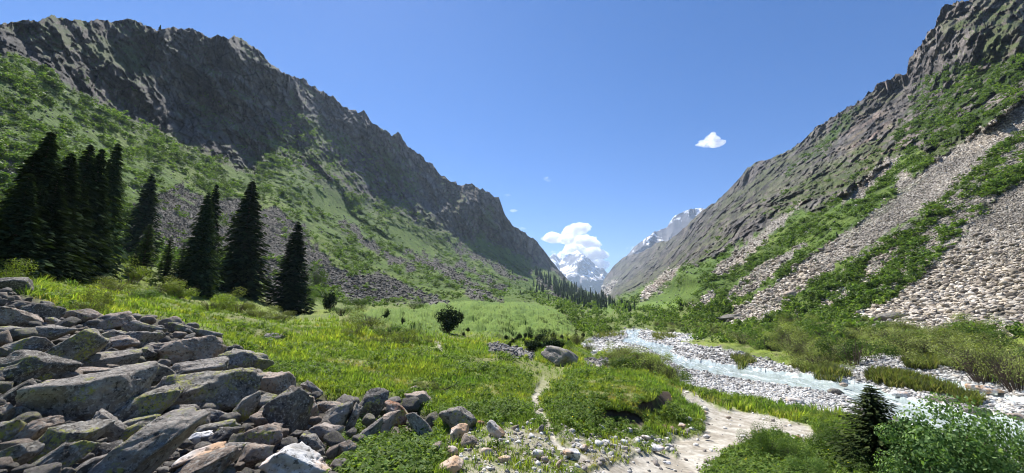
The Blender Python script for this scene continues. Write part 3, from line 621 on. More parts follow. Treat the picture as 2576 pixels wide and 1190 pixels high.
BIG = [
 ((0,430,430,655), 3, D_, 'long dark slab on the left edge of the boulder pile, above a shadowed gap'),
 ((290,560,905,890), 9, A_, 'largest grey slab in the boulder pile, with ridged sloping top'),
 ((640,850,1170,1260), 33, A_, 'large wedge shaped slab tilted up to the right at the bottom of the pile'),
 ((1020,560,1550,805), 4, Y_, 'broad boulder spotted with yellow green lichen, right of the largest slab'),
 ((770,670,1080,890), 22, Y_, 'dark pointed slab between the largest slab and the broad lichen boulder'),
 ((1690,675,1935,965), 0, D_, 'tall dark rounded boulder standing at the right of the pile, beside the meadow'),
 ((250,310,600,560), 28, Y_, 'tilted block with a yellow lichen patch above the long dark slab'),
 ((-40,345,270,485), 6, A_, 'flat grey rock on the left edge, lying above the long dark slab'),
 ((-40,150,220,285), -8, P_, 'pale flat topped boulder at the left edge of the pile'),
 ((140,130,360,250), 0, D_, 'dark blocky rock behind the pale flat topped boulder'),
 ((180,265,430,360), 5, A_, 'low grey rock just above the tilted block with yellow lichen'),
 ((420,165,635,255), -6, P_, 'slab with a pinkish top face near the upper edge of the pile'),
 ((580,180,830,305), 12, P_, 'brownish angular boulder on the crest of the pile beside the grass'),
 ((-60,-40,160,75), 8, D_, 'dark rounded boulder topping the pile at the left edge, against bushes'),
 ((550,430,840,535), 3, A_, 'dark fronted ledge rock left of the gap in the pile'),
 ((440,525,720,600), 2, P_, 'pale thin rock lying behind the largest slab'),
 ((730,500,1040,635), -8, Y_, 'rock with a bright yellow lichen band behind the largest slab'),
 ((985,335,1350,525), -6, P_, 'big pale brown slab near the grass with a sharp right corner'),
 ((1030,485,1370,625), 6, A_, 'grey pointed boulder behind the broad lichen boulder'),
 ((1380,420,1680,590), -10, Y_, 'angular boulder with lichen on its right side, next to the grass'),
 ((1060,245,1200,315), -12, D_, 'small dark rock at the grass edge of the pile'),
 ((1190,272,1370,350), -18, A_, 'low grey rock jutting into the grass beyond the pale brown slab'),
 ((820,235,1010,330), -14, A_, 'grey slab on the crest sloping down to the grass'),
 ((1540,580,1830,735), -4, P_, 'pale pinkish boulder between the grass and the tall dark boulder'),
 ((1450,700,1610,900), 62, Y_, 'upright block with yellow lichen on its lower face'),
 ((1250,785,1450,885), -18, A_, 'small wedge rock left of the upright lichen block'),
 ((1125,815,1295,930), 0, A_, 'rounded grey stone right of the large tilted wedge slab'),
 ((1250,872,1480,952), 4, Y_, 'flat oblong stone lying on top of another thin slab'),
 ((1300,910,1500,1025), 14, D_, 'dark thin slab under the flat oblong stone'),
 ((1490,895,1745,1040), 0, P_, 'brownish round boulder below the tall dark boulder'),
 ((1510,1015,1695,1165), 0, P_, 'rounded brownish stone left of the white slab'),
 ((1370,1005,1550,1085), 0, A_, 'grey stone above the sandy slab at the bottom of the pile'),
 ((1070,765,1220,865), 0, A_, 'grey stone under the broad lichen boulder'),
 ((1590,805,1765,915), -14, P_, 'pinkish oval rock leaning on the tall dark boulder'),
 ((240,895,645,1080), 12, Y_, 'long low rock with yellow lichen along its top, lower left'),
 ((580,805,800,1000), -40, A_, 'angular stone leaning down to the right beside the large wedge slab'),
 ((190,1015,545,1210), 24, Y_, 'tilted slab with lichen at the bottom edge, lower left'),
 ((90,865,335,1045), 28, P_, 'pale topped block right of the left edge, above the long low lichen rock'),
 ((-40,860,130,1025), 18, Y_, 'lichen covered rock on the left edge, below the shadowed gap'),
 ((-30,1015,215,1150), 14, Y_, 'flat lichen rock in the lower left corner'),
 ((420,1105,655,1230), 26, A_, 'pale narrow slab at the bottom edge left of the large wedge slab'),
 ((1050,1065,1435,1260), 20, P_, 'sandy coloured slab at the bottom edge of the pile'),
 ((1140,1030,1370,1115), 12, W_, 'small cream stone just above the sandy slab'),
 ((1685,1025,2045,1260), -14, W_, 'bright white slab with orange stains at the bottom edge'),
 ((1950,885,2145,995), -6, O_, 'stone with a rusty orange face beside the green weeds'),
 ((2110,995,2235,1095), 8, P_, 'brown cube shaped stone among weeds, right of the white slab'),
 ((2040,765,2205,925), 30, A_, 'leaning grey rock at the weedy end of the pile'),
 ((2240,675,2425,865), 70, D_, 'dark upright pointed rock at the right end of the pile'),
 ((2420,745,2590,925), -38, O_, 'rusty orange red rock leaning right at the end of the pile'),
 ((2350,805,2495,975), 60, P_, 'squared brownish rock in front of the rusty orange red rock'),
 ((2255,855,2395,1010), 50, A_, 'squat grey rock below the dark upright pointed rock'),
 ((1905,955,2035,1065), -30, A_, 'grey and white stone just right of the rounded brownish stone'),
 ((2180,765,2265,935), 75, A_, 'narrow upright stone left of the dark upright pointed rock'),
 ((10,615,195,800), 40, D_, 'dark leaning stone in the gap under the long dark slab'),
 ((80,775,215,875), -10, A_, 'small grey stone at the bottom of the shadowed gap'),
 ((125,675,305,800), 38, A_, 'pale edged stone leaning against the largest slab'),
 ((-30,755,75,885), -20, P_, 'pale rock on the left edge halfway down the pile'),
 ((1185,935,1315,1015), 10, W_, 'small white stone under the rounded grey stone'),
 ((1335,395,1485,475), 8, D_, 'dark low rock in the grass beside the pale brown slab'),
 ((865,395,1005,495), 0, D_, 'small dark boulder in front of the pale brown slab'),
 ((575,355,675,445), 0, A_, 'small grey boulder above the dark fronted ledge rock'),
 ((-30,270,125,365), 0, A_, 'mottled grey rock on the left edge below the pale flat topped boulder'),
 ((640,295,765,365), 12, Y_, 'small lichen rock below the brownish angular boulder'),
 ((725,845,950,915), 10, Y_, 'thin flat stone wedged above the large wedge slab'),
 ((755,875,915,985), 26, Y_, 'tilted flat stone resting on the large wedge slab'),
 ((1620,700,1755,805), 0, Y_, 'small lichened stone behind the tall dark boulder'),
 ((1910,725,2005,865), 0, P_, 'brown stone tucked right of the tall dark boulder'),
 ((1905,612,2025,705), -35, A_, 'sloping stone at the grass edge right of the pale pinkish boulder'),
 ((265,608,352,675), 0, P_, 'little brown stone above the largest slab, in the gap'),
 ((1990,740,2140,800), 0, P_, 'flat brown stone in the weeds'),
 ((650,330,830,430), 10, P_, 'pale mottled rock in the middle of the upper pile'),
 ((300,215,420,275), -20, A_, 'grey stone right of the dark blocky rock'),
 ((820,300,980,400), 8, A_, 'grey rock below the crest slab of the pile'),
 ((-20,560,60,640), 0, A_, 'small grey rock at the left edge under the long dark slab'),
 ((340,1060,440,1120), 0, A_, 'small stone under the long low lichen rock'),
 ((640,1000,760,1100), 10, D_, 'dark stone left of the large tilted wedge slab'),
]
for k, (bb, tl, mt, lb) in enumerate(BIG):
    area = (bb[2] - bb[0]) * (bb[3] - bb[1])
    put_rock(c5(*bb), tl, mt, 100 + k * 7, lb, sub=5 if area > 40000 else 4, rough=.085, npl=11, grow=1.13)
def c2(a, b, c, d): return (644 + a * .459, 644 + b * .459, 644 + c * .459, 644 + d * .459)
def c3(a, b, c, d): return (1288 + a * .459, 644 + b * .459, 1288 + c * .459, 644 + d * .459)
def c4(a, b, c, d): return (1932 + a * .459, 644 + b * .459, 1932 + c * .459, 644 + d * .459)
G2 = 'stones lying in the meadow'; G3 = 'pale stones strewn beside the path'; G4 = 'boulders in the river bed'
for k, (bb, tl, mt, lb, g) in enumerate([
 (c2(818,748,968,835), -4, P_, 'pinkish flat rock in the grass below the dead bush', G2),
 (c2(1008,835,1205,965), -12, A_, 'large speckled grey rock half sunk in the grass, right of the pile', G2),
 (c2(1060,918,1160,1025), 30, W_, 'cream angular stone leaning on the large speckled grey rock', G2),
 (c2(1262,905,1358,1003), -38, W_, 'white elongated stone tilted down to the right in the grass', G2),
 (c2(930,1028,1012,1118), 55, P_, 'brown pointed stone among the weeds at the end of the pile', G2),
 (c2(975,1118,1135,1200), 12, W_, 'pale grey split stone at the bottom edge, among weeds', G2),
 (c2(825,858,985,1035), -48, A_, 'grey slab sloping down right, behind the rusty orange red rock', G2),
 (c2(1118,982,1212,1062), 0, P_, 'brownish stone below the cream angular stone', G2),
 (c2(1030,1045,1105,1105), 0, W_, 'small pale stone left of the brownish stone', G2),
 (c2(1232,1052,1298,1098), 0, W_, 'small white stone under the white elongated stone', G2),
 (c2(1328,1098,1405,1142), 0, W_, 'low white stone by the trail at the bottom', G2),
 (c2(578,668,642,702), 0, A_, 'small grey stone in the herbs above the pile', G2),
 (c2(838,712,902,742), 0, P_, 'small flat stone beside the dead bush', G2),
 (c2(1202,905,1252,942), 0, O_, 'small orange tinted stone beside the speckled grey rock', G2),
 (c2(50,422,150,465), -8, A_, 'lone flat grey rock in the meadow beyond the pile', G2),
 (c2(0,538,58,560), 0, A_, 'small flat rock in the grass right behind the pile', G2),
 (c2(1225,562,1258,574), 0, W_, 'tiny white stone in the meadow near the mid meadow stones', G2),
 (c2(1328,558,1348,574), 20, W_, 'tiny upright pale stone in the meadow left of the big boulder', G2),
 (c3(165,498,358,612), -14, A_, 'big grey boulder with pale cracked top standing alone in the meadow', 'x'),
 (c3(110,1065,172,1112), 0, W_, 'pale stone in the grass left of the trail foot', G3),
 (c3(130,930,178,982), 60, D_, 'dark rock beside the trail in the grass', G3),
 (c3(0,925,40,970), 30, P_, 'brown stone in the tall grass left of the trail', G3),
 (c3(232,1118,272,1172), 50, W_, 'upright pale pointed stone at the bottom of the trail', G3),
 (c3(282,1062,372,1112), 0, W_, 'low cream stone where the trail meets the path', G3),
 (c3(372,1035,415,1066), 0, W_, 'small pale stone on the right of the trail foot', G3),
 (c3(452,1015,502,1046), 0, W_, 'flat white stone below the earth bank', G3),
 (c3(622,943,660,966), 0, W_, 'white stone lying under the dark earth bank', G3),
 (c3(662,943,692,962), 0, W_, 'small white stone right of the one under the earth bank', G3),
 (c3(750,1038,832,1072), 6, W_, 'wide cream stone at the left edge of the path', G3),
 (c3(470,1105,512,1136), 0, A_, 'round grey stone on the dusty ground near the bottom', G3),
 (c3(1018,843,1072,868), -10, W_, 'white flat stone on the grassy verge left of the upper path', G3),
 (c3(790,925,845,950), 0, O_, 'reddish stone below the right earth bank', G3),
 (c3(860,935,912,970), 0, O_, 'orange brown stone near the path, right of the reddish stone', G3),
 (c3(910,918,950,946), 0, W_, 'bluish white stone next to the orange brown stone', G3),
 (c3(950,882,986,910), 0, W_, 'small white stone on the bank verge above the path', G3),
 (c3(160,1102,202,1132), 0, P_, 'small brown stone left of the upright pale pointed stone', G3),
 (c3(15,1130,50,1165), 30, W_, 'pale tilted stone at the bottom left of the trail', G3),
 (c3(830,1125,870,1146), 0, W_, 'small pale stone in the middle of the dusty path', G3),
 (c3(600,1042,640,1064), 0, W_, 'small cream stone in the sparse grass left of the path', G3),
 (c3(586,1008,632,1030), 0, W_, 'pale stone beside the round stones below the earth bank', G3),
 (c3(840,1030,882,1052), 0, W_, 'flat pale stone at the path edge above the wide cream stone', G3),
 (c3(1050,980,1086,1002), 0, W_, 'white stone embedded in the path', G3),
 (c3(700,985,760,1006), 0, W_, 'flat white stone below the reddish stone', G3),
 (c3(1175,878,1200,892), 0, P_, 'small brown stone on the upper path', G3),
 (c3(530,1028,560,1050), 0, P_, 'small rounded stone left of the cream stones', G3),
 (c3(480,925,515,962), -50, W_, 'bluish white stone leaning on the grassy bank', G3),
 (c4(150,985,182,1010), 10, W_, 'small white stone on the verge above the bottom right bushes', G3),
 (c4(10,1088,82,1128), -12, W_, 'pale broken stone among the bottom right bushes', G3),
 (c4(335,728,405,762), 0, D_, 'dark rock at the edge of the near gravel bar', G4),
 (c4(398,694,432,716), 0, P_, 'small brown rock in the river beside the gravel bar', G4),
 (c4(1085,828,1205,884), 0, D_, 'large dark boulder on the far river edge', G4),
 (c4(905,768,1035,808), 0, P_, 'long brown boulder on the far river edge behind the young spruce', G4),
 (c4(100,778,182,808), 0, W_, 'white flat boulder on the near gravel bar', G4),
 (c4(690,742,762,772), 0, W_, 'pale boulder in the river bed above the young spruce', G4),
 (c4(1158,712,1272,758), 0, W_, 'wide pale boulder on the far gravel bar at the right', G4),
 (c4(1090,703,1150,732), 0, W_, 'white rounded boulder left of the wide pale boulder', G4),
 (c4(1320,862,1410,895), 0, P_, 'low brown boulder at the right edge of the river', G4),
 (c4(1150,790,1190,812), 0, W_, 'small pale boulder above the large dark boulder', G4),
 (c4(630,960,720,1010), 0, D_, 'wet dark rock by the river behind the young spruce', G4),
 ((1808,790,1880,806), 8, D_, 'dark flat outcrop boulder at the foot of the right scree', 'x'),
 ((2205,786,2265,812), 10, D_, 'large dark slab at the foot of the big right scree', 'x'),
 ((1975,730,2000,752), 20, P_, 'brown boulder on the long right scree strip', 'x'),
 ((1375,778,1384,785), 0, P_, 'lone grey boulder on the green fan', 'x'),
]):
    big = g == 'x'
    put_rock(bb, tl, mt, 900 + k * 5, lb, sub=4 if (bb[2] - bb[0]) > 40 else 3, group=None if big else g, sink=.75, cat='boulder' if 'boulder' in lb or 'outcrop' in lb else 'rock', rough=.07, near=None)
# fillers of the pile
pp = np.array(pile_p)
def in_poly(poly, x, y): return poly_sd(poly, np.atleast_1d(np.float64(x)), np.atleast_1d(np.float64(y)))[0]
fr = np.random.default_rng(33); variants = [rock_shape(500 + k, 3, 12, .07) for k in range(14)]
vm_ = {}
mats = [M_rockA, M_rockA, M_rockY, M_rockD, M_rockP, M_rockA]
fill = []; tries = 0
while len(fill) < 160 and tries < 6000:
    tries += 1
    x = fr.uniform(-20, 1090); y = fr.uniform(705, 1200)
    if in_poly(pile_p, x, y) < 4: continue
    s = fr.choice([26, 34, 44, 58], p=[.35, .33, .22, .1]) * fr.uniform(.85, 1.2) * (.55 + .45 * sstep(700, 900, np.array(y)))
    if any(abs(x - f[0]) < (s + f[2]) * .42 and abs(y - f[1]) < (s + f[2]) * .27 for f in fill): continue
    if any(abs(x - q[0]) < q[2] * .42 and abs(y - q[1]) < q[3] * .40 for q in placed[:len(BIG)]): continue
    fill.append((x, y, s))
named = [(q[0], q[1], q[4]['label']) for q in placed[:len(BIG)]]
used = {}
for k, (x, y, s) in enumerate(fill):
    p, R = hit(x, y + .18 * s); R *= .985; c = point(x, y, R); D = fwd_dist(c); vi = k % 14; mi = int(fr.integers(6)); key = (vi, mi)
    if key not in vm_:
        V, Fc = variants[vi]; vm_[key] = mesh('rock', V, Fc, mats[mi], smooth=True, link=False)
    o = obj('rock', vm_[key]); w_ = s / F * D / 2
    flat = fr.uniform(.6, 1.0); o.location = c; o.scale = (w_ * fr.uniform(1, 1.3), w_ * fr.uniform(.8, 1.1), w_ * flat); o.rotation_euler = (fr.normal(0, .25), fr.normal(-.15, .3), fr.uniform(0, 6.28))
    kind_ = {M_rockA: 'grey', M_rockY: 'lichen spotted', M_rockD: 'dark', M_rockP: 'brownish'}[mats[mi]]; size_ = 'small' if s < 32 else 'medium' if s < 46 else 'larger'
    j = min(range(len(named)), key=lambda i: (named[i][0] - x) ** 2 + (named[i][1] - y) ** 2)
    dx, dy = x - named[j][0], y - named[j][1]; rel = ('right of' if dx > 0 else 'left of') if abs(dx) > abs(dy) else ('below' if dy > 0 else 'above')
    base_ = ' '.join(named[j][2].split()[:9])
    lb = f"{size_} {kind_} {'flat' if flat < .72 else 'chunky'} stone {rel} the {base_}"
    lb = ' '.join(lb.split()[:16]); 
    while lb.split()[-1] in ('the', 'a', 'of', 'with', 'and', 'in', 'at', 'on', 'left', 'right', 'its', 'to', 'above', 'below', 'by', 'beside', 'under', 'an', 'just', 'between', 'up'): lb = ' '.join(lb.split()[:-1])
    tag(o, lb, 'rock', 'rocks of the boulder pile')
# rubble between them, and loose stones elsewhere
rb = []
for k in range(6):
    V, Fc = rock_shape(700 + k, 2, 4, .02); rb.append((V * np.array([1, .8, .55]), [Fc]))
def stones(name, label, wmap, n, seed, smin, smax, cols, mat, px=None, sink=.15, flat=1., power=2.2, top=None):
    P, i, j = scatter(wmap, n, seed); r = np.random.default_rng(seed + 1); parts = []
    s = smin + (smax - smin) * r.random(n) ** power
    if top: s = smin + (s - smin) * (.3 + .9 * sstep(top[0], top[1], PYs[i, j]))
    if px: s = s * Rb[i, j] / F / 2            # sizes given in picture units
    cols = np.array(cols); 
    for k in range(6):
        m_ = np.arange(n) % 6 == k
        c = cols[r.integers(len(cols), size=m_.sum())] * r.uniform(.75, 1.25, (m_.sum(), 1))
        V, Fs = rb[k]; Pm = P[m_].copy(); Pm[:, 2] += s[m_] * (.5 - sink) * .6
        c = c * np.clip(1 + .45 * nf[i, j][m_] + .35 * nl[i, j][m_], .5, 1.5)[:, None]; parts.append(replicate((V * np.array([1, 1, flat]), Fs, np.ones((len(V), 3))), Pm, s[m_], r.uniform(0, 6.28, m_.sum()), r.normal(0, .42, (m_.sum(), 2)), c))
    V, Fs, Cc = merge(parts); o = mesh(name, V, Fs, mat, Cc); return tag(o, label, name, kind='stuff')
stones('rubble', 'small broken stones filling the gaps of the boulder pile', m_pile * (m_pile > .8), 2600, 5, 9, 24, [(.15, .14, .125), (.11, .10, .09), (.20, .17, .14)], M_scree, px=True)
stones('gravel', 'pale rounded cobbles covering the river bed', m_grav * (1 - sstep(.2, .6, m_water)), 20000, 6, 1.6, 9, [(.55, .54, .51), (.43, .42, .40), (.64, .63, .60), (.28, .27, .25), (.46, .41, .35)], M_scree, px=True, power=4.)
stones('rubble', 'loose pale stones on the dusty ground around the path', np.clip(dust * (1 - m_path) + m_path * .16, 0, 1) * (1 - m_pile), 2100, 7, 2.5, 17, [(.5, .47, .42), (.6, .58, .54), (.35, .31, .27)], M_scree, px=True, power=3.)
stones('rubble', 'slabby grey talus blocks below the left wall', m_talL * (1 - .75 * patch), 15000, 8, 2.2, 10, [(.11, .10, .085), (.17, .158, .135), (.075, .068, .058), (.22, .205, .175)], M_scree, px=True, power=2.8, flat=.7, top=(600, 760))
stones('rubble', 'slabby pale blocks of the right scree', np.clip(m_talR + m_mid * mp * .7, 0, 1), 34000, 9, 2.0, 12, [(.50, .455, .39), (.38, .335, .28), (.58, .53, .46), (.26, .225, .19), (.50, .43, .34)], M_scree, px=True, power=3.2, flat=.75, top=(600, 800))
stones('rubble', 'large tan blocks at the foot of the big right scree', (m_talR * sstep(560, 720, PYs) * (PXs > 1780)), 3000, 19, 4, 15, [(.33, .28, .215), (.24, .205, .16), (.40, .35, .28), (.14, .12, .10), (.19, .16, .13)], M_scree, px=True, power=3., flat=.75)
stones('rubble', 'low heaps of grey stones in the middle of the meadow', m_small, 600, 10, 5, 15, [(.22, .21, .2), (.30, .28, .26), (.15, .14, .13)], M_scree, px=True)
stones('rubble', 'scattered stones showing through the slopes', hill * (1 - cl) * (1 - m_tal), 2600, 11, 1.5, 6, [(.20, .19, .175), (.28, .26, .24), (.14, .13, .12)], M_scree, px=True, power=2.)

# ------------------------------------------------------------------ plants
def relate(x, y, marks):
    j = min(range(len(marks)), key=lambda i: (marks[i][0] - x) ** 2 + (marks[i][1] - y) ** 2); dx, dy = x - marks[j][0], y - marks[j][1]
    far = 'just ' if math.hypot(dx, dy) < 60 else 'well ' if math.hypot(dx, dy) > 160 else ''
    return far + (('right of' if dx > 0 else 'left of') if abs(dx) > abs(dy) else ('below' if dy > 0 else 'above')) + ' ' + marks[j][2]
LM = [(130,480,'the left grove'),(300,480,'the narrowest grove spruce'),(386,480,'the single scree spruce'),(548,520,'the close pair of spruces'),(637,520,'the tall broad spruce'),(752,600,'the solitary broad spruce'),(880,600,'the dark scree strip'),(1130,800,'the round juniper'),(1100,680,'the light scree strip'),(1360,720,'the far forest band'),(640,430,'the bright upper meadow'),(60,250,'the upper left rock edge'),(300,330,'the shadowed rock band'),(930,520,'the steep bright grass')]
LMR = [(1900,600,'the thin scree ribbon'),(2150,560,'the upper fan of the scree'),(1990,710,'the long scree strip'),(2235,800,'the large dark slab'),(2240,660,'the small scree patch'),(2450,700,'the big right scree'),(2400,250,'the high green shelf'),(1720,760,'the bright right meadow'),(2200,400,'the reddish cliff'),(2480,430,'the widest scree band'),(1640,740,'the reddish scree'),(2370,590,'the small pale scree tongue')]
def leafy(seed, n, lobes, size, cols, rx=1., rz=.75, up=.35, inner=.25, asp=.5, base_z=.05):
    """leaf-sized faces spread through a lobed crown of radius ~1, its foot at z = 0"""
    r = np.random.default_rng(seed)
    lc = r.normal(0, .45, (lobes, 3)) * np.array([rx, rx, rz]); lc[:, 2] = np.abs(lc[:, 2]) * 1.1 + .35 * rz; lr = r.uniform(.28, .55, lobes)
    k = r.integers(lobes, size=n); d = r.normal(size=(n, 3)); d /= np.linalg.norm(d, axis=1, keepdims=True)
    rad = lr[k] * (inner + (1 - inner) * r.random(n) ** .45)
    P = lc[k] + d * rad[:, None] * np.array([1, 1, .85]); P[:, 2] = np.maximum(P[:, 2], base_z * r.random(n))
    nrm = d + r.normal(0, .5, (n, 3)) + np.array([0, 0, up]); nrm /= np.linalg.norm(nrm, axis=1, keepdims=True)
    t = np.cross(nrm, r.normal(size=(n, 3))); t /= np.linalg.norm(t, axis=1, keepdims=True); b = np.cross(nrm, t)
    s = size * r.uniform(.6, 1.3, n)[:, None]
    V = np.stack([P - t * s, P + b * s * asp, P + t * s, P - b * s * asp], 1).reshape(-1, 3)
    Fc = np.arange(4 * n).reshape(n, 4); cols = np.array(cols); c = cols[r.integers(len(cols), size=n)] * r.uniform(.75, 1.25, (n, 1))
    return V, [Fc], np.repeat(c, 4, 0)
def tubes(segs, cols=(.10, .075, .05), sides=5):
    """segs: list of (p0, p1, r0, r1)"""
    Vs, Fs = [], []; o = 0
    for p0, p1, r0, r1 in segs:
        p0, p1 = np.array(p0, float), np.array(p1, float); d = p1 - p0; d /= np.linalg.norm(d) + 1e-9
        u = np.cross(d, [0.3, .9, .1]); u /= np.linalg.norm(u) + 1e-9; v = np.cross(d, u); a = np.linspace(0, 2 * math.pi, sides, endpoint=False)[:, None]
        ring = np.cos(a) * u + np.sin(a) * v; Vs += [p0 + ring * r0, p1 + ring * r1]
        k = np.arange(sides); Fs.append(np.stack([k + o, (k + 1) % sides + o, (k + 1) % sides + sides + o, k + sides + o], 1)); o += 2 * sides
    V = np.concatenate(Vs); return V, [np.concatenate(Fs)], np.tile(np.array(cols), (len(V), 1))
def stems(seed, n, h=.8, spread=.8, rad=.02, cols=(.11, .085, .06), twigs=3):
    r = np.random.default_rng(seed); sg = []
    for k in range(n):
        a = r.uniform(0, 6.28); q = r.uniform(.2, spread); p0 = np.array([math.cos(a), math.sin(a), 0]) * q * .25; p1 = np.array([math.cos(a) * q * .65, math.sin(a) * q * .65, h * r.uniform(.5, .7)])
        p2 = np.array([math.cos(a) * q, math.sin(a) * q, h * r.uniform(.85, 1.1)]); sg += [(p0, p1, rad, rad * .6), (p1, p2, rad * .6, rad * .25)]
        for t in range(twigs):
            f = r.random(); s_ = p0 + (p1 - p0) * (.4 + .6 * f); e_ = s_ + r.normal(0, .16, 3) + np.array([0, 0, .2]); sg.append((s_, e_, rad * .4, rad * .15))
    return tubes(sg, cols, 4)
OL = [(.14, .165, .05), (.18, .20, .065), (.11, .13, .045)]            # olive willow
GR = [(.085, .145, .032), (.12, .18, .045), (.06, .11, .026)]
YG = [(.19, .25, .045), (.15, .21, .036), (.25, .30, .07)]
BG = [(.09, .16, .055), (.125, .205, .072), (.19, .27, .11), (.055, .105, .036)]
# --- conifers
def conifer(seed, whorls, per, rbase, cols, irr=.0, droop=.35, pw=.85, sprays=5, bare=.04, fat=1., nee=.05):
    """unit height: crown of drooping needle sprays; returns crown mesh, trunk mesh"""
    r = np.random.default_rng(seed); P = []; T_ = []; B = []; Sz = []
    for w_ in range(whorls):
        z = bare + (1 - bare) * (w_ + r.uniform(-.3, .3)) / whorls; z = min(max(z, bare), .995)
        L = rbase * ((1 - z) ** pw) * (1 - .35 * max(0, .12 - z) / .12) + .006
        a0 = r.uniform(0, 6.28); wl = 1 + irr * r.uniform(-1, .6); ph = r.uniform(0, 6.28)
        for k in range(per):
            a = a0 + 6.283 * (k + r.uniform(-.25, .25)) / per; l = L * r.uniform(.62, 1.18) * wl * (1 + irr * .7 * math.sin(a + ph)); dirv = np.array([math.cos(a), math.sin(a), 0])
            for q in range(sprays):
                f = (q + r.uniform(.3, 1)) / sprays; p = dirv * l * f + np.array([0, 0, z - droop * l * f ** 1.3 + .12 * l * (f > .85)])
                side = np.array([-dirv[1], dirv[0], 0]) * r.uniform(-1, 1); t = dirv * .8 + side * .9 + np.array([0, 0, -.45]); t /= np.linalg.norm(t)
                b = np.cross(t, [0, 0, 1]) + r.normal(0, .25, 3); b /= np.linalg.norm(b)
                P.append(p); T_.append(t); B.append(b); Sz.append(nee * (.45 + .75 * (1 - z) ** .6) * r.uniform(.7, 1.2) * fat)
    P, T_, B, Sz = map(np.array, (P, T_, B, Sz)); Sz = Sz[:, None]
    V = np.stack([P - T_ * Sz * .7, P + B * Sz * .38, P + T_ * Sz, P - B * Sz * .38], 1).reshape(-1, 3)
    n = len(P); cols = np.array(cols); c = cols[r.integers(len(cols), size=n)] * r.uniform(.7, 1.3, (n, 1))
    tr = tubes([((0, 0, -.02), (0, 0, .35), .013, .010), ((0, 0, .35), (0, 0, .97), .010, .002)], (.09, .065, .05), 8)
    return (V, [np.arange(4 * n).reshape(n, 4)], np.repeat(c, 4, 0)), tr
SC = [(.026, .040, .020), (.036, .054, .024), (.018, .030, .016)]
SC2 = [(.035, .06, .022), (.05, .08, .028), (.026, .044, .018)]
con = [conifer(60 + k, 60, 12, .18 + .012 * k, SC, sprays=7, nee=.036, bare=.01, irr=.2) for k in range(4)]
conm = [(mesh('crown', *c[:2], M_spruce, c[2], link=False), mesh('trunk', *t[:2], M_bark, t[2], link=False)) for c, t in con]
yng = [conifer(80 + k, 30, 8, .17, SC2, sprays=5, nee=.045, bare=.1) for k in range(2)]
yngm = [(mesh('crown', *c[:2], M_leaf, c[2], link=False), mesh('trunk', *t[:2], M_bark, t[2], link=False)) for c, t in yng]
def tree(name, loc, h, ms, label, group, cat='tree', rot=0., wide=1.):
    e = bpy.data.objects.new(name, None); COL.objects.link(e); e.location = loc; e.rotation_euler = (0, 0, rot); e.scale = (h * wide * 1.12, h * wide * 1.12, h); tag(e, label, cat, group)
    obj('crown', ms[0], e); obj('trunk', ms[1], e); return e
def base_px(topx, topy, basey):
    bx = topx
    for _ in range(6):
        p, R = hit(bx, basey); a = math.atan2(p[0], p[1]); _, t = ray(bx, topy)
        # world point above the base that shows at topy: solve height
        lo, hi = 0, R * 1.5
        for _ in range(30):
            m = (lo + hi) / 2; q = proj(p + np.array([0, 0, m]))
            if q[1][0] > topy: lo = m
            else: hi = m
        bx -= float(q[0][0]) - topx
    return p, lo
G5 = 'dark spruces at the foot of the left slope'
for k, (tx, ty, by, v, wd, lb) in enumerate([
 (135,316,694,0,1.0,'tallest dark spruce of the left grove, its top above all the others'),
 (92,372,690,1,1.05,'dark spruce behind the left side of the grove, half hidden'),
 (60,470,692,2,1.1,'dense dark spruce at the far left of the grove'),
 (185,372,705,1,1.0,'dark spruce in the middle of the left grove, in front of the tallest'),
 (232,350,698,3,.85,'slim dark spruce in the middle of the left grove'),
 (262,362,702,0,.8,'dark spruce with narrow top, right half of the left grove'),
 (300,350,700,2,.72,'narrowest tall spruce at the right side of the left grove'),
 (30,560,694,3,1.1,'short broad spruce at the left edge of the photo'),
 (110,450,700,1,1.1,'spruce half hidden in front of the tallest one of the left grove'),
 (150,430,706,3,1.1,'spruce in the dark lower front of the left grove'),
 (210,440,706,0,1.1,'spruce at the front centre of the left grove, lower than its neighbours'),
 (80,420,696,2,1.1,'spruce filling the left part of the grove, second from the edge'),
 (265,470,706,1,1.0,'lower spruce at the right front of the left grove'),
 (386,432,648,1,1.0,'single dark spruce standing on the scree right of the grove'),
 (548,455,735,0,.7,'left spruce of the close pair in front of the scree'),
 (527,476,742,2,.85,'lower spruce of the close pair in front of the scree'),
 (637,448,742,3,1.1,'tall broad spruce between the close pair and the solitary one'),
 (752,552,787,1,1.2,'solitary broad dark spruce at the right end of the row')]):
    p, h = base_px(tx, ty, by); tree('spruce_tree', p - np.array([0, 0, .3]), h, conm[v], lb, G5, rot=k * 1.3, wide=wd)
G6 = 'young spruces between the dark ones'
for k, (tx, ty, by, lb) in enumerate([(378,560,706,'slender young spruce with visible trunk right of the grove'), (432,592,722,'young spruce with thin crown between grove and close pair'), (462,612,724,'small young spruce just left of the close pair'), (500,560,738,'greenish young spruce beside the close pair'), (608,632,738,'small light green spruce in front of the tall broad spruce'), (345,620,705,'short young spruce at the right foot of the grove')]):
    p, h = base_px(tx, ty, by); tree('young_spruce', p, h, yngm[k % 2], lb, G6, rot=k, wide=1.15)
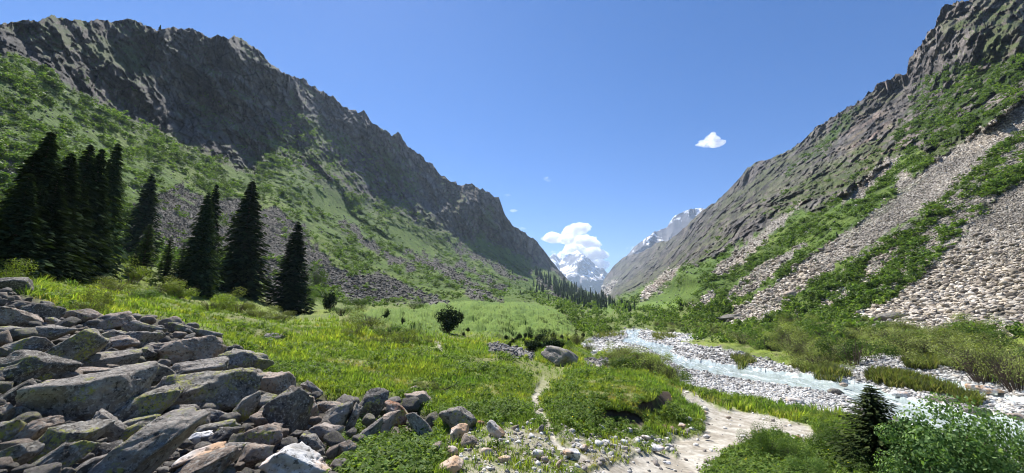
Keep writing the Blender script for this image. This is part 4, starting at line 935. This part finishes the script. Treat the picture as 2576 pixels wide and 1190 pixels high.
# junipers
def juniper(seed, n=900):
    r = np.random.default_rng(seed); parts = [leafy(seed, n * 2, 11, .07, SC, rx=.75, rz=1.0, up=.6, asp=.45)]
    for k in range(5): parts.append((lambda q: (q[0] * np.array([.25, .25, .9]) + np.array([r.normal(0, .3), r.normal(0, .3), .3]), q[1], q[2]))(leafy(seed + k + 1, n // 6, 2, .09, SC, asp=.4)))
    return merge(parts)
jun = [juniper(40), juniper(50)]; st = stems(3, 6, .9, .5, .03)
junm = [(mesh('foliage', q[0], q[1], M_spruce, q[2], link=False), mesh('stem', st[0], st[1], M_bark, st[2], link=False)) for q in jun]
def bush(name, loc, w_, h, ms, label, group, rot=0., cat='bush'):
    e = bpy.data.objects.new(name, None); COL.objects.link(e); e.location = loc; e.rotation_euler = (0, 0, rot); e.scale = (w_, w_, h); tag(e, label, cat, group)
    obj('foliage', ms[0], e); obj('stem', ms[1], e); return e
def bush_px(name, cx, by, wpx, hpx, ms, label, group, rot=0., hn=1.35, cat='bush'):
    p, R = hit(cx, by); D = fwd_dist(p); return bush(name, p - np.array([0, 0, .05]), wpx / F * D / 2, hpx / F * D / hn, ms, label, group, rot, cat)
G7 = 'dark junipers in the meadow'
for k, (cx, by, w_, h, lb) in enumerate([(828,785,44,62,'dark columnar juniper right of the solitary broad spruce'), (970,815,26,48,'narrow dark juniper in the middle of the meadow bushes'), (1130,842,96,76,'large round dark juniper standing alone on the meadow'), (1012,822,14,24,'tiny dark juniper right of the narrow one'), (1548,932,14,24,'small dark juniper in front of the bank willows'), (1166,845,12,14,'tiny juniper beside the large round one'), (1176,842,16,16,'low sprawling juniper right of the large round one'),
      (1932,818,22,34,'dark conical juniper below the right scree strip'), (1716,778,14,20,'small dark conifer on the bright right meadow'), (1736,779,12,14,'second small conifer on the bright right meadow, lower of the two'), (1677,802,18,14,'round dark juniper below the bright right meadow'), (1826,612,0,0,None)]):
    if lb: bush_px('juniper', cx, by, w_, h, junm[k % 2], lb, G7, k, 1.45)
G8 = 'low dark junipers behind the stone heap'
r8 = np.random.default_rng(8)
for k in range(34):
    x = r8.uniform(1270, 1470); y = 858 + (x - 1270) / 200 * -6 + r8.uniform(-8, 8); s = r8.uniform(12, 26)
    bush_px('juniper', x, y + 6, s * .8, s * 1.1, junm[k % 2], ('small' if s < 16 else 'larger' if s > 21 else 'middling') + ' low dark juniper in the row behind the stone heap, ' + ('left end' if x < 1300 else 'left part' if x < 1345 else 'middle' if x < 1390 else 'right part' if x < 1435 else 'right end') + (', front' if y > 857 else ', back'), G8, k, 1.45)
for k, (x, y, w_) in enumerate([(1345,885,60),(1375,878,60),(1400,880,50),(1330,878,40)]):
    bush_px('juniper', x, y, w_, 34, junm[k % 2], ('second from left', 'third from left', 'rightmost', 'leftmost')[k] + ' sprawling dark juniper behind the big lone boulder', 'sprawling junipers behind the boulder', k, 1.45)
# shrubs
shv = {}
for nm, cols, cnt in (('OL', OL, 3), ('GR', GR, 3), ('YG', YG, 2)):
    for k in range(cnt):
        q = leafy(200 + k + len(shv) * 9, 2600, 9, .042, cols, rx=1.05, rz=.8, asp=.42); s2 = stems(300 + k, 16, .85, .9, .018, (.13, .10, .075), 4)
        shv[nm, k] = (mesh('foliage', q[0], q[1], M_leaf, q[2], link=False), mesh('stem', s2[0], s2[1], M_bark, s2[2], link=False))
for k in range(4):
    q = leafy(260 + k, 3000, 12, .036, [(.21, .245, .085), (.26, .285, .11), (.165, .195, .07), (.19, .24, .06)][:3 + (k > 1)], rx=1.1, rz=.85, asp=.36, up=.6)
    zc = q[0].reshape(-1, 4, 3)[:, 0, 2]; kp = (zc > .3) | (np.random.default_rng(k).random(len(zc)) < .22); nk = int(kp.sum())
    s2 = stems(360 + k, 46, .95, 1.0, .011, (.10, .075, .06), 5)
    shv['OW', k] = (mesh('foliage', q[0].reshape(-1, 4, 3)[kp].reshape(-1, 3), [np.arange(4 * nk).reshape(nk, 4)], M_leaf, q[2].reshape(-1, 4, 3)[kp].reshape(-1, 3), link=False), mesh('stem', s2[0], s2[1], M_bark, s2[2], link=False))
def sh(nm, k):
    if nm == 'OW': return shv[nm, k % 4]
    c = 2 if nm == 'YG' else 3; return shv[nm, k % c]
G9 = 'bushes at the edge of the meadow'
for k, (cx, by, w_, h, nm, lb) in enumerate([
 (30,728,110,70,'YG','yellow green bush behind the dark rounded boulder at the left edge'),(10,700,70,60,'YG','taller yellow green bush at the left edge'),
 (150,750,120,40,'YG','low bright bush on the grass behind the upper pile'),(225,790,80,60,'OL','olive twiggy bush just above the crest of the pile'),(250,775,60,52,'OL','second olive twiggy bush above the crest of the pile'),
 (215,700,60,70,'YG','bright young bush in front of the dark grove'),(330,715,110,66,'YG','wide bright bush right of the dark grove'),(290,735,90,44,'OL','olive bush below the wide bright bush'),
 (395,742,80,40,'OL','low olive bush before the young spruces'),(450,752,92,50,'YG','rounded bright bush left of the close pair of spruces'),(345,752,90,44,'GR','green low bush before the young spruces'),
 (540,785,112,60,'YG','broad bright bush in front of the tall broad spruce'),(600,790,80,48,'OL','olive bush right of the broad bright bush'),(650,800,90,34,'OL','low pale bush left of the solitary spruce'),
 (800,720,50,60,'GR','green bush between the solitary spruce and the scree'),(860,800,70,34,'GR','green bush right of the columnar juniper'),(700,810,80,30,'OL','low shrub at the foot of the solitary spruce'),
 (930,830,90,44,'OL','olive bush of the thicket in mid meadow, left part'),(975,850,100,50,'GR','green bush of the thicket in mid meadow, centre'),(1015,872,80,52,'OL','twiggy bush of the thicket in mid meadow, right part'),(890,850,60,40,'OL','thin pale bush left of the mid meadow thicket'),(950,870,60,34,'OL','low front bush of the mid meadow thicket'),
 (1080,985,70,34,'OL','weedy bush behind the dead shrub'),(780,770,40,40,'GR','small green bush behind the solitary spruce'),
 (905,795,60,34,'GR','low green bush under the left scree'),(1040,790,50,24,'GR','low green bush left of the round juniper'),(1060,860,50,18,'OL','low meadow shrub below the round juniper')]):
    bush_px('bush', cx, by, w_, h, sh(nm, k), lb, G9, k * 1.7)
G10 = 'willow bushes on the near river bank'
for k, (cx, by, w_, h, nm) in enumerate([(1560,925,80,44,'OL'),(1600,935,90,52,'GR'),(1640,948,100,62,'OL'),(1680,958,80,60,'OL'),(1700,962,60,48,'GR'),(1570,900,90,30,'OL'),(1610,912,80,34,'OL'),(1540,905,50,26,'OL'),(1450,868,60,30,'OL'),(1425,872,50,30,'GR'),(1400,866,50,24,'OL'),(1480,885,40,24,'OL'),(1530,925,50,26,'GR')]):
    bush_px('willow_bush', cx, by, w_, h * 1.1, sh('OW' if nm == 'OL' else nm, k), ('olive' if nm == 'OL' else 'greener') + ' willow ' + ('low ' if h < 31 else '') + 'in the near bank thicket, ' + relate(cx, by, [(1407,900,'the big lone boulder'),(1548,925,'the small dark juniper'),(1690,940,'the river bend'),(1600,890,'the gravel bar')]), G10, k)
G11 = 'willow bushes beyond the river'
WB = [
 (2150,922,130,96,'GR','tall forked willow bush on the far bank, greener than its neighbours'),(2090,915,90,60,'OL','olive willow left of the tall forked willow'),(2050,928,110,50,'OL','low twiggy willow overhanging the far gravel'),(2000,892,110,70,'OL','rounded olive willow in the far bank belt'),
 (2480,968,170,120,'OL','big spreading willow at the right end of the far bank'),(2560,985,150,130,'OL','biggest olive willow on the right edge of the photo'),(2420,940,110,80,'OL','willow left of the big spreading one'),(2570,930,120,90,'GR','green willow behind the right edge willow'),
 (2340,905,110,70,'OL','olive willow behind the far gravel bar'),(2270,895,100,64,'OL','willow behind the gravel bar, left of centre'),(2220,890,90,60,'GR','green willow right of the tall forked willow'),(2100,870,120,66,'GR','broad willow behind the tall forked one'),
 (1990,860,110,52,'OL','grey olive rounded willow under the right scree strip'),(1870,868,90,44,'OL','willow in the left part of the far belt'),(1920,880,90,50,'GR','greener willow in the left part of the far belt'),(2400,890,120,60,'OL','willow at the back of the belt near the big scree'),(2250,865,120,50,'OL','back row willow under the dark slab'),(2500,880,120,60,'GR','back row green willow near the right edge')]
for k, (cx, by, w_, h, nm, lb) in enumerate(WB):
    bush_px('willow_bush', cx, by, w_, h, sh('OW' if nm == 'OL' else nm, k), lb, G11, k * 2.1)
LMB = [(cx, by - h / 2, 'the ' + ' '.join(lb.split()[:7])) for cx, by, w_, h, nm, lb in WB]
belt = mask([[(1640,835),(1760,838),(1850,872),(1960,897),(2090,925),(2150,905),(2250,890),(2380,915),(2480,950),(2576,975),(2700,980),(2700,840),(2300,828),(1900,816),(1640,808)]], 3, 3) * (1 - m_grav)
rr_ = np.random.default_rng(12)
Pb, bi, bj = scatter(belt, 78, 121)
for k in range(78):
    R = Rb[bi[k], bj[k]]; w_ = rr_.uniform(1.0, 1.85); nm = 'GR' if rr_.random() < .3 else 'OL'
    bush('willow_bush', Pb[k] - np.array([0, 0, .1]), w_, w_ * rr_.uniform(.75, 1.05), sh('OW' if nm == 'OL' else nm, k), ('tall ' if w_ > 1.6 else 'low ' if w_ < 1.25 else '') + ('fresh green' if nm == 'GR' else 'olive brown') + ' willow ' + relate(*[float(q[0]) for q in proj(Pb[k])], LMB), G11 + ', dense belt', k)
# low-detail shrubs for the slopes
lo = [leafy(400 + k, 110, 6, .16, GR, rx=1., rz=.8, asp=.6) for k in range(6)]
lom = [mesh('shrub', q[0], q[1], M_leaf, q[2], link=False) for q in lo]
tal_wide = mask(talusR, 3, 6, 5)
shr_w = hill * (1 - np.clip(cl * 1.3, 0, 1)) * (1 - np.clip(m_talL * .93 + tal_wide, 0, 1)) * (1 - .96 * np.maximum(m_mead, m_meadR)) * (.12 + sstep(-.25, .25, nf + .5 * nl))
shr_w = shr_w * np.where(A > R_(6), .9, 1.) + m_greenR * .5 + m_mid * (1 - mp) * .5 + m_talL * patch * .5 + m_mix * .35
shr_w = shr_w + cl * ledge * .12 * (Rb < 900) * (np.arange(NR)[None] < NR * .9)
Ps, si, sj = scatter(shr_w, 9000, 77); rs = np.random.default_rng(78)
Rs = Rb[si, sj]; szs = (.8 + 2.0 * rs.random(9000) ** 2.5) * np.clip(Rs / 170., .8, 2.2) ** .8 * np.where(A[si, sj] > R_(6), .72, .82)
big = szs / Rs; order = np.argsort(-big); ind = order[:150]; rest = order[150:]
for n_, k in enumerate(ind):
    o = obj('shrub', lom[k % 6]); o.location = Ps[k] - np.array([0, 0, .2]); s = szs[k]; o.scale = (s, s, s * .85); o.rotation_euler = (0, 0, rs.uniform(0, 6.28))
    x_, y_ = [float(q[0]) for q in proj(Ps[k])]; adj = 'big' if n_ < 40 else 'medium' if n_ < 100 else 'smaller'; tone = 0
    side = 'left' if si[k] < len(acol) and acol[si[k]] < R_(6) else 'right'
    tag(o, f'{adj} green shrub on the right slope, ' + relate(x_, y_, LMR) if side == 'right' else f'{adj} green shrub on the left slope, ' + relate(x_, y_, LM), 'shrub', 'larger shrubs on the right slope' if side == 'right' else 'larger shrubs on the left slope')
parts = []
for k in range(6):
    m_ = rest[rest % 6 == k]; n = len(m_)
    left = (A[si[m_], sj[m_]] < R_(6))[:, None]; cm = np.where(left, rs.uniform(.5, 1.35, (n, 1)), rs.uniform(.6, 1.25, (n, 1))) * np.array([1.05, 1, 1])
    parts.append(replicate(lo[k], Ps[m_] - np.array([0, 0, .2]), szs[m_], rs.uniform(0, 6.28, n), None, cm, rs.uniform(.6, .95, n)))
V, Fs, Cc = merge(parts); tag(mesh('shrubbery', V, Fs, M_leaf, Cc), 'scrub covering the slopes on both sides of the valley', 'shrubbery', kind='stuff')
# valley floor scrub further off
vf = (1 - hill) * (1 - np.clip(2 * m_tal + m_mid, 0, 1)) * sstep(55, 80, Rb) * (1 - np.maximum(m_mead, m_meadR)) * (1 - m_grav) * front * (A > R_(2))
Pv, vi_, vj_ = scatter(vf, 420, 79); n = 420; rv = np.random.default_rng(80)
V, Fs, Cc = merge([replicate(lo[k], Pv[k::6], rv.uniform(.9, 2., len(Pv[k::6])) * np.clip(Rb[vi_[k::6], vj_[k::6]] / 110, .8, 2.5), rv.uniform(0, 6, len(Pv[k::6])), None, rv.uniform(.9, 1.5, (len(Pv[k::6]), 1)) * np.array([1.1, 1, 1])) for k in range(6)])
tag(mesh('undergrowth', V, Fs, M_leaf, Cc), 'low scrub on the valley floor beyond the river bend', 'undergrowth', kind='stuff')

# --- far spruce forest, every tree a copy
def far_spruce(seed):
    r = np.random.default_rng(seed); V, Fc = [], []; o = 0
    for k in range(8):
        z0 = .05 + k * .11; z1 = min(1., z0 + .24); rad = .155 * (1 - z0) ** .9 + .01; n = 9; a = np.linspace(0, 6.283, n, endpoint=False) + r.random()
        rr2 = rad * np.where(np.arange(n) % 2, .55, 1.1) * r.uniform(.8, 1.2, n)
        V.append(np.stack([np.cos(a) * rr2, np.sin(a) * rr2, z0 - .03 * (np.arange(n) % 2 == 0)], 1)); V.append([[0, 0, z1]])
        i = np.arange(n); Fc.append(np.stack([i + o, (i + 1) % n + o, np.full(n, n + o)], 1)); o += n + 1
    return np.concatenate(V), np.concatenate(Fc)
fsp = []
for k in range(4):
    V, Fc = far_spruce(k); fsp.append(mesh('spruce_tree', V, Fc, M_spruce, np.tile(np.array(SC[0]) * 1.15, (len(V), 1)), link=False))
forest = mask([[(1340,690),(1357,690),(1420,716),(1472,740),(1545,766),(1600,776),(1600,782),(1560,790),(1545,786),(1495,779),(1439,768),(1394,742),(1361,706)]], 2, 3)
f2 = mask([[(1315,722),(1345,712),(1372,740),(1390,758),(1365,758),(1330,744)]], 2, 3) * .25
Pf, fi, fj = scatter(forest + f2, 245, 55); rf_ = np.random.default_rng(56)
for k in range(245):
    x_, y_ = proj(Pf[k]); h = rf_.uniform(16, 27) / F * fwd_dist(Pf[k])
    o = obj('spruce_tree', fsp[k % 4]); o.location = Pf[k] - np.array([0, 0, h * .03]); o.scale = (h * rf_.uniform(.9, 1.3),) * 2 + (h,); o.rotation_euler = (0, 0, k)
    tag(o, ('tall ' if h * F / fwd_dist(Pf[k]) > 25 else 'short ' if h * F / fwd_dist(Pf[k]) < 20 else '') + 'spruce in the ' + ('upper left' if x_[0] < 1400 else 'left' if x_[0] < 1450 else 'middle' if x_[0] < 1500 else 'right' if x_[0] < 1550 else 'rightmost') + ' part of the dark forest band' + (', in front' if y_[0] > 690 + (x_[0] - 1340) * .36 + 8 else ', at the back') if forest[fi[k], fj[k]] > f2[fi[k], fj[k]] else 'far spruce in the loose group left of the forest band', 'tree', 'spruces of the far forest')
G12 = 'small conifers scattered over the far slopes'
for k, (x, y, h) in enumerate([(402,77,14),(1826,664,12),(1830,678,10),(1842,694,9),(1860,725,10),(1990,690,10),(2106,596,13),(2054,660,9),(1424,786,12),(1444,800,10),(1480,788,9),(1500,800,9),(1770,760,9),(1790,742,9),(1900,700,10),(1950,655,10),(1310,740,10),(1290,690,10),(1240,700,9),(1690,795,10),(1655,800,9),(1735,800,10)]):
    p, R = hit(x, y); h_ = h / F * fwd_dist(p) * 1.1; o = obj('conifer', fsp[k % 4]); o.location = p; o.scale = (h_ * 1.6, h_ * 1.6, h_)
    tag(o, 'lone conifer on the skyline of the left mountain' if k == 0 else 'small dark conifer on the far slopes, ' + relate(x, y, LM if x < 1600 else LMR), 'tree', G12)

# --- bottom right plants: young spruce, broad leaved bush, small leaved bushes
q = conifer(91, 44, 16, .38, [(.045, .065, .024), (.075, .095, .035), (.030, .045, .018)], sprays=12, nee=.027, droop=.12, pw=.8, fat=1., irr=.3)
p, h = base_px(2196, 968, 1215)
p = point(2215, 1225, 9.3); h = 2.45
ms = (mesh('crown', q[0][0], q[0][1], M_spruce, q[0][2], link=False), mesh('trunk', q[1][0], q[1][1], M_bark, q[1][2], link=False))
def top_h(p, topy):
    lo_, hi_ = 0, 12
    for _ in range(30):
        m = (lo_ + hi_) / 2
        if proj(p + np.array([0, 0, m]))[1][0] > topy: lo_ = m
        else: hi_ = m
    return lo_
p, R = hit(2225, 1200); tree('young_spruce', p, top_h(p, 966), ms, 'young dark green spruce beside the river at the bottom right', 'plants at the bottom right', rot=.4, wide=1.5)
def dense(seed, n, size, cols, lobes=14, asp=.55, rz=.8, rx=1.): 
    q = leafy(seed, n, lobes, size, cols, rx=rx, rz=rz, up=.5, asp=asp, inner=.5); s2 = stems(seed + 1, 14, .8, .8, .02)
    return (mesh('foliage', q[0], q[1], M_leaf, q[2], link=False), mesh('stem', s2[0], s2[1], M_bark, s2[2], link=False))
bl1 = dense(951, 8000, .042, BG, 30, rx=1.15); bl2 = dense(961, 9000, .022, GR, 18); bl3 = dense(971, 8000, .036, BG, 26, rx=1.1)
def bp(cx, by, wpx, hpx, ms, lb, R, rot=0.):
    p = point(cx, by, R); D = fwd_dist(p); return bush('bush', p, wpx / F * D / 2, hpx / F * D / 1.3, ms, lb, 'plants at the bottom right', rot)
bp(2385, 1215, 215, 185, bl1, 'large bush with broad blue green leaves at the bottom right', 8.6, .5)
bp(2330, 1230, 150, 130, bl1, 'front left mass of the broad leaved blue green bush', 8.2, 2.5)
bp(2480, 1235, 190, 110, bl3, 'lower blue green bush in the bottom right corner', 8.9, 1.5)
bp(2565, 1250, 150, 180, bl3, 'blue green bush cut by the right edge of the photo', 9.6, 3.)
bp(2130, 1175, 130, 105, bl2, 'small leaved dark bush left of the young spruce', 9.4, 1.)
bp(2190, 1215, 150, 90, bl2, 'dark bush at the foot of the young spruce', 8.6, 2.)
bp(2080, 1130, 90, 70, bl2, 'small leaved bush behind, at the end of the dusty path', 11.2, 2.6)
bp(1925, 1165, 105, 95, bl2, 'rounded small leaved bush right of the dusty path', 8.3, .3)
bp(1990, 1165, 90, 60, bl2, 'low bush between the path bush and the spruce', 8.4, 4.)
bp(2040, 1215, 130, 60, bl2, 'low weedy bush at the bottom edge right of the path', 7.6, 5.)
# dead shrub
r_ = np.random.default_rng(5); sg = []
for k in range(9):
    a = r_.uniform(-.3, 3.4); p0 = np.zeros(3); l = r_.uniform(.5, 1.)
    d = np.array([math.cos(a), r_.normal(0, .3), abs(math.sin(a)) * .6 + .15]); p1 = p0 + d * l * .5; p2 = p1 + (d + r_.normal(0, .35, 3)) * l * .5; sg += [(p0, p1, .035, .02), (p1, p2, .02, .006)]
    for t in range(7): s_ = p1 + (p2 - p1) * r_.random(); sg.append((s_, s_ + r_.normal(0, .16, 3) + np.array([0, 0, .05]), .009, .003))
q = tubes(sg, (.06, .05, .045), 5); p, R = hit(1100, 985); o = mesh('dead_shrub', q[0], q[1], M_bark, q[2]); o.location = p; s = 75 / F * R / 2; o.scale = (s, s, s)
tag(o, 'dead dark twisted shrub above the pinkish flat rock', 'shrub')

# ------------------------------------------------------------------ grass and herbs
def tuft(seed, nb, w_, lean, cols, h=1.):
    r = np.random.default_rng(seed); V, Fq, Ft, Cc = [], [], [], []; o = 0
    for k in range(nb):
        a = r.uniform(0, 6.28); d = np.array([math.cos(a), math.sin(a), 0]); sd = np.array([-d[1], d[0], 0]) * w_ * r.uniform(.6, 1.3); p0 = d * r.uniform(0, .28); hh = h * r.uniform(.55, 1.1); l = lean * r.uniform(.3, 1.5)
        p1 = p0 + d * l * .35 + np.array([0, 0, hh * .6]); p2 = p0 + d * l + np.array([0, 0, hh])
        V += [p0 - sd, p0 + sd, p1 + sd * .8, p1 - sd * .8, p2]; Fq.append([o, o + 1, o + 2, o + 3]); Ft.append([o + 3, o + 2, o + 4]); o += 5
        c = np.array(cols[r.integers(len(cols))]) * r.uniform(.8, 1.2); Cc += [c * .8, c * .8, c, c, c * 1.1]
    return np.array(V), [np.array(Fq), np.array(Ft)], np.array(Cc)
GC = [(.14, .20, .035), (.175, .225, .05), (.23, .25, .085), (.11, .17, .035)]
tf = [tuft(k, 8, .045, .5, GC) for k in range(4)]
gw = (1 - np.clip(cl * 2, 0, 1)) * (1 - m_pile) * (1 - np.clip(m_small * 1.5, 0, 1)) * (1 - sstep(.05, .3, m_grav)) * (1 - pm) ** 2 * (1 - np.clip(m_earth * 1.6, 0, 1)) * (1 - .93 * dust) * (1 - .8 * trail) * sstep(60, 30, Rb) * front
# verge of the pile still gets weeds
gw += mask([[(820,1120),(900,1040),(1010,1050),(1100,1110),(1120,1200),(860,1200)]], 6, 8) * 1.2
n = 64000; Pg, gi, gj = scatter(gw, n, 21); rg = np.random.default_rng(22)
hg = rg.uniform(.05, .14, n) * np.clip(Rb[gi, gj] / 11., .7, 2.4) * (1 + .7 * np.clip(nf[gi, gj], -.6, .8)) * (1 - .6 * m_mead[gi, gj])
tint = np.clip(fbm(Pg[:, 0], Pg[:, 1], Pg[:, 2] * 0, 3.5, 3, 23), -.6, .6)[:, None]
t2 = fbm(Pg[:, 0] * 1., Pg[:, 1], Pg[:, 2] * 0, 1.3, 4, 27, .65)[:, None]; dry = sstep(.18, .42, fbm(Pg[:, 0], Pg[:, 1], Pg[:, 2] * 0, 2.2, 4, 29, .6))[:, None]
cm = (.92 + rg.uniform(-.25, .3, (n, 1))) * (1 + tint * np.array([[.6, .3, .1]])) * (1 + np.clip(t2, -.7, .7) * np.array([[.55, .45, .3]])) * (1 + dry * np.array([[.35, -.02, .6]]))
hg = hg * (1 - .5 * dry[:, 0]) * (1 + .5 * np.clip(t2[:, 0], -.8, 1))
V, Fs, Cc = merge([replicate(tf[k], Pg[k::4] - np.array([0, 0, .01]), hg[k::4], rg.uniform(0, 6.28, len(Pg[k::4])), None, cm[k::4]) for k in range(4)])
tag(mesh('grass', V, Fs, M_grass, Cc), 'bright green backlit grass of the meadow', 'grass', kind='stuff')
# broad leaved weeds
wd_ = [leafy(600 + k, 60, 4, .16, [(.15, .22, .045), (.20, .27, .06), (.10, .17, .035)], rx=.9, rz=.5, asp=.45, up=1.) for k in range(3)]
ww = gw * sstep(.0, .4, fbm(X, Y, X * 0, 2.2, 3, 151) + .05) * sstep(30, 8, Rb) + gw * .22
ww += mask([[(800,1080),(880,1000),(1010,1040),(1110,1100),(1250,1060),(1300,1100),(1200,1200),(860,1200)]], 6, 10) * .16 + mask([[(1800,1180),(1900,1120),(2100,1120),(2250,1150),(2250,1260),(1780,1260)]], 6, 10) * .9 + mask([[(1420,1010),(1500,1040),(1600,1075),(1580,1100),(1400,1100),(1370,1040)]], 8, 8) * .5
ww = ww * (1 - .92 * dust); n = 9000; Pw, wi, wj = scatter(ww, n, 31); hw = (.06 + .2 * rg.random(n) ** 2) * np.clip(Rb[wi, wj] / 12., .75, 1.6)
V, Fs, Cc = merge([replicate(wd_[k], Pw[k::3], hw[k::3], rg.uniform(0, 6.28, len(Pw[k::3])), None, rg.uniform(.75, 1.25, (len(Pw[k::3]), 1)) * np.ones((1, 3))) for k in range(3)])
tag(mesh('weeds', V, Fs, M_leaf, Cc), 'leafy green herbs growing through the meadow and stones', 'weeds', kind='stuff')
# river side grass tufts
rw = mask([[(2190,940),(2300,950),(2420,990),(2400,1000),(2300,985),(2180,960)],[(2270,905),(2350,905),(2390,920),(2330,932),(2280,925)],[(2420,1000),(2470,1010),(2460,1025),(2410,1015)],[(1840,905),(1880,900),(1900,912),(1860,922)],[(2000,900),(2080,925),(2140,950),(2080,955),(1990,925)],[(1480,845),(1540,838),(1570,845),(1500,852)],[(1640,845),(1670,840),(1700,850),(1650,858)]], 3, 4)
n = 2600; Pr, ri, rj = scatter(rw, n, 41); hr = rg.uniform(.3, .75, n)
V, Fs, Cc = merge([replicate(tf[k], Pr[k::4], hr[k::4], rg.uniform(0, 6.28, len(Pr[k::4])), None, np.array([[.9, .75, 1.3]]) * rg.uniform(.6, 1.0, (len(Pr[k::4]), 1))) for k in range(4)])
tag(mesh('grass', V, Fs, M_grass, Cc), 'olive tufts of sedge on the gravel islands', 'grass', kind='stuff')
# flowers
fl_ = leafy(700, 5, 1, .5, [(.75, .62, .03)], up=2.); Pq, _, _ = scatter(gw * sstep(40, 8, Rb) * sstep(6, 9, Rb), 130, 43)
V, Fs, Cc = replicate(fl_, Pq + np.array([0, 0, .2]), rg.uniform(.012, .03, 130), rg.uniform(0, 6, 130)); tag(mesh('flowers', V, Fs, M_leaf, Cc), 'tiny yellow flowers dotted in the meadow grass', 'flowers', kind='stuff')

# ------------------------------------------------------------------ clouds
def cloud_mat(d, lam):
    m, n, out = new_mat('cloud_vapour'); L = n.links.new
    g = N(n, 'ShaderNodeNewGeometry'); no = N(n, 'ShaderNodeTexNoise'); no.inputs['Scale'].default_value = 1 / lam; no.inputs['Detail'].default_value = 5; no.inputs['Roughness'].default_value = .65; L(g.outputs['Position'], no.inputs['Vector'])
    r = N(n, 'ShaderNodeMapRange'); r.inputs[1].default_value = .38; r.inputs[2].default_value = .56; r.inputs[3].default_value = 0; r.inputs[4].default_value = d; L(no.outputs[0], r.inputs[0])
    v = N(n, 'ShaderNodeVolumePrincipled'); v.inputs['Color'].default_value = (1, 1, 1, 1); v.inputs['Anisotropy'].default_value = .55; L(r.outputs[0], v.inputs['Density']); L(v.outputs[0], out.inputs['Volume']); return m
def cloud(blobs, R, d, label, seed, group=None):
    parts = []; V0, F0 = ICO[3]
    for k, (cx, cy, rx, ry) in enumerate(blobs):
        c = point(cx, cy, R); D = fwd_dist(c); sx, sz = rx / F * D, ry / F * D
        n_ = 1 + fbm(V0[:, 0] + k * 3, V0[:, 1] + seed, V0[:, 2], .8, 3, seed, .6) * .35
        V = V0 * n_[:, None] * np.array([sx, (sx + sz) / 2, sz]); parts.append((V + c, [F0], np.ones((len(V), 3))))
    V, Fs, _ = merge(parts); c = V.mean(0); o = mesh('cloud', V - c, Fs, cloud_mat(d, R * .035)); o.location = c; tag(o, label, 'cloud', group)
RC = 9600
cloud([(1392,598,28,14),(1425,602,24,13),(1435,585,22,18),(1460,575,26,16),(1472,572,14,12)], RC, .022, 'upper white lobe of cloud above the snow streaked peak', 1)
cloud([(1475,612,36,22),(1450,634,32,22),(1490,640,34,20),(1512,640,14,14),(1505,665,22,14),(1525,665,10,9),(1420,650,30,18)], RC + 500, .022, 'large white cumulus rising right behind the snow streaked peak', 2)
cloud([(1391,636,13,5)], RC + 900, .005, 'small white puff left of the snow streaked peak', 3)
cloud([(1775,362,24,7),(1790,352,20,12),(1800,362,24,8),(1791,342,9,9),(1812,358,14,6)], RC, .012, 'lone small white cloud high over the right ridge', 4)
cloud([(1374,449,9,5),(1380,453,7,4)], RC, .0035, 'wisp of cloud in the middle of the sky', 5)
cloud([(1275,491,9,3)], RC, .002, 'faint wisp just right of the left ridge, uppermost', 6)
cloud([(1292,530,10,4)], RC, .003, 'faint wisp beside the left ridge below the uppermost wisp', 7)
cloud([(1310,575,13,4),(1298,574,8,3)], RC, .003, 'lowest faint wisp beside the left ridge', 8)
cloud([(1583,628,10,7),(1592,625,8,6)], RC, .006, 'small cloud peeping over the right snowy ridge', 9)

# ------------------------------------------------------------------ haze
zs = [o.matrix_world.translation.z for o in COL.objects]
hb_ = bmesh.new(); bmesh.ops.create_cube(hb_, size=1.0); hm = bpy.data.meshes.new('haze'); hb_.to_mesh(hm); hb_.free()
ho = obj('haze', hm); x0, x1, y0, y1, z0, z1 = -4200, 4200, -2500, 8350, -600, 1060
ho.location = ((x0 + x1) / 2, (y0 + y1) / 2, (z0 + z1) / 2); ho.scale = (x1 - x0, y1 - y0, z1 - z0)
m, n, out = new_mat('haze_air'); v = N(n, 'ShaderNodeVolumePrincipled'); v.inputs['Color'].default_value = (.62, .78, 1, 1); v.inputs['Density'].default_value = .9e-4; v.inputs['Anisotropy'].default_value = .3
n.links.new(v.outputs[0], out.inputs['Volume']); hm.materials.append(m); tag(ho, 'thin blue haze filling the valley', 'haze', kind='stuff')
print('zmin', VV[:, 2].min(), 'zmax', VV[:, 2].max(), 'x', VV[:, 0].min(), VV[:, 0].max(), 'y', VV[:, 1].min(), VV[:, 1].max())
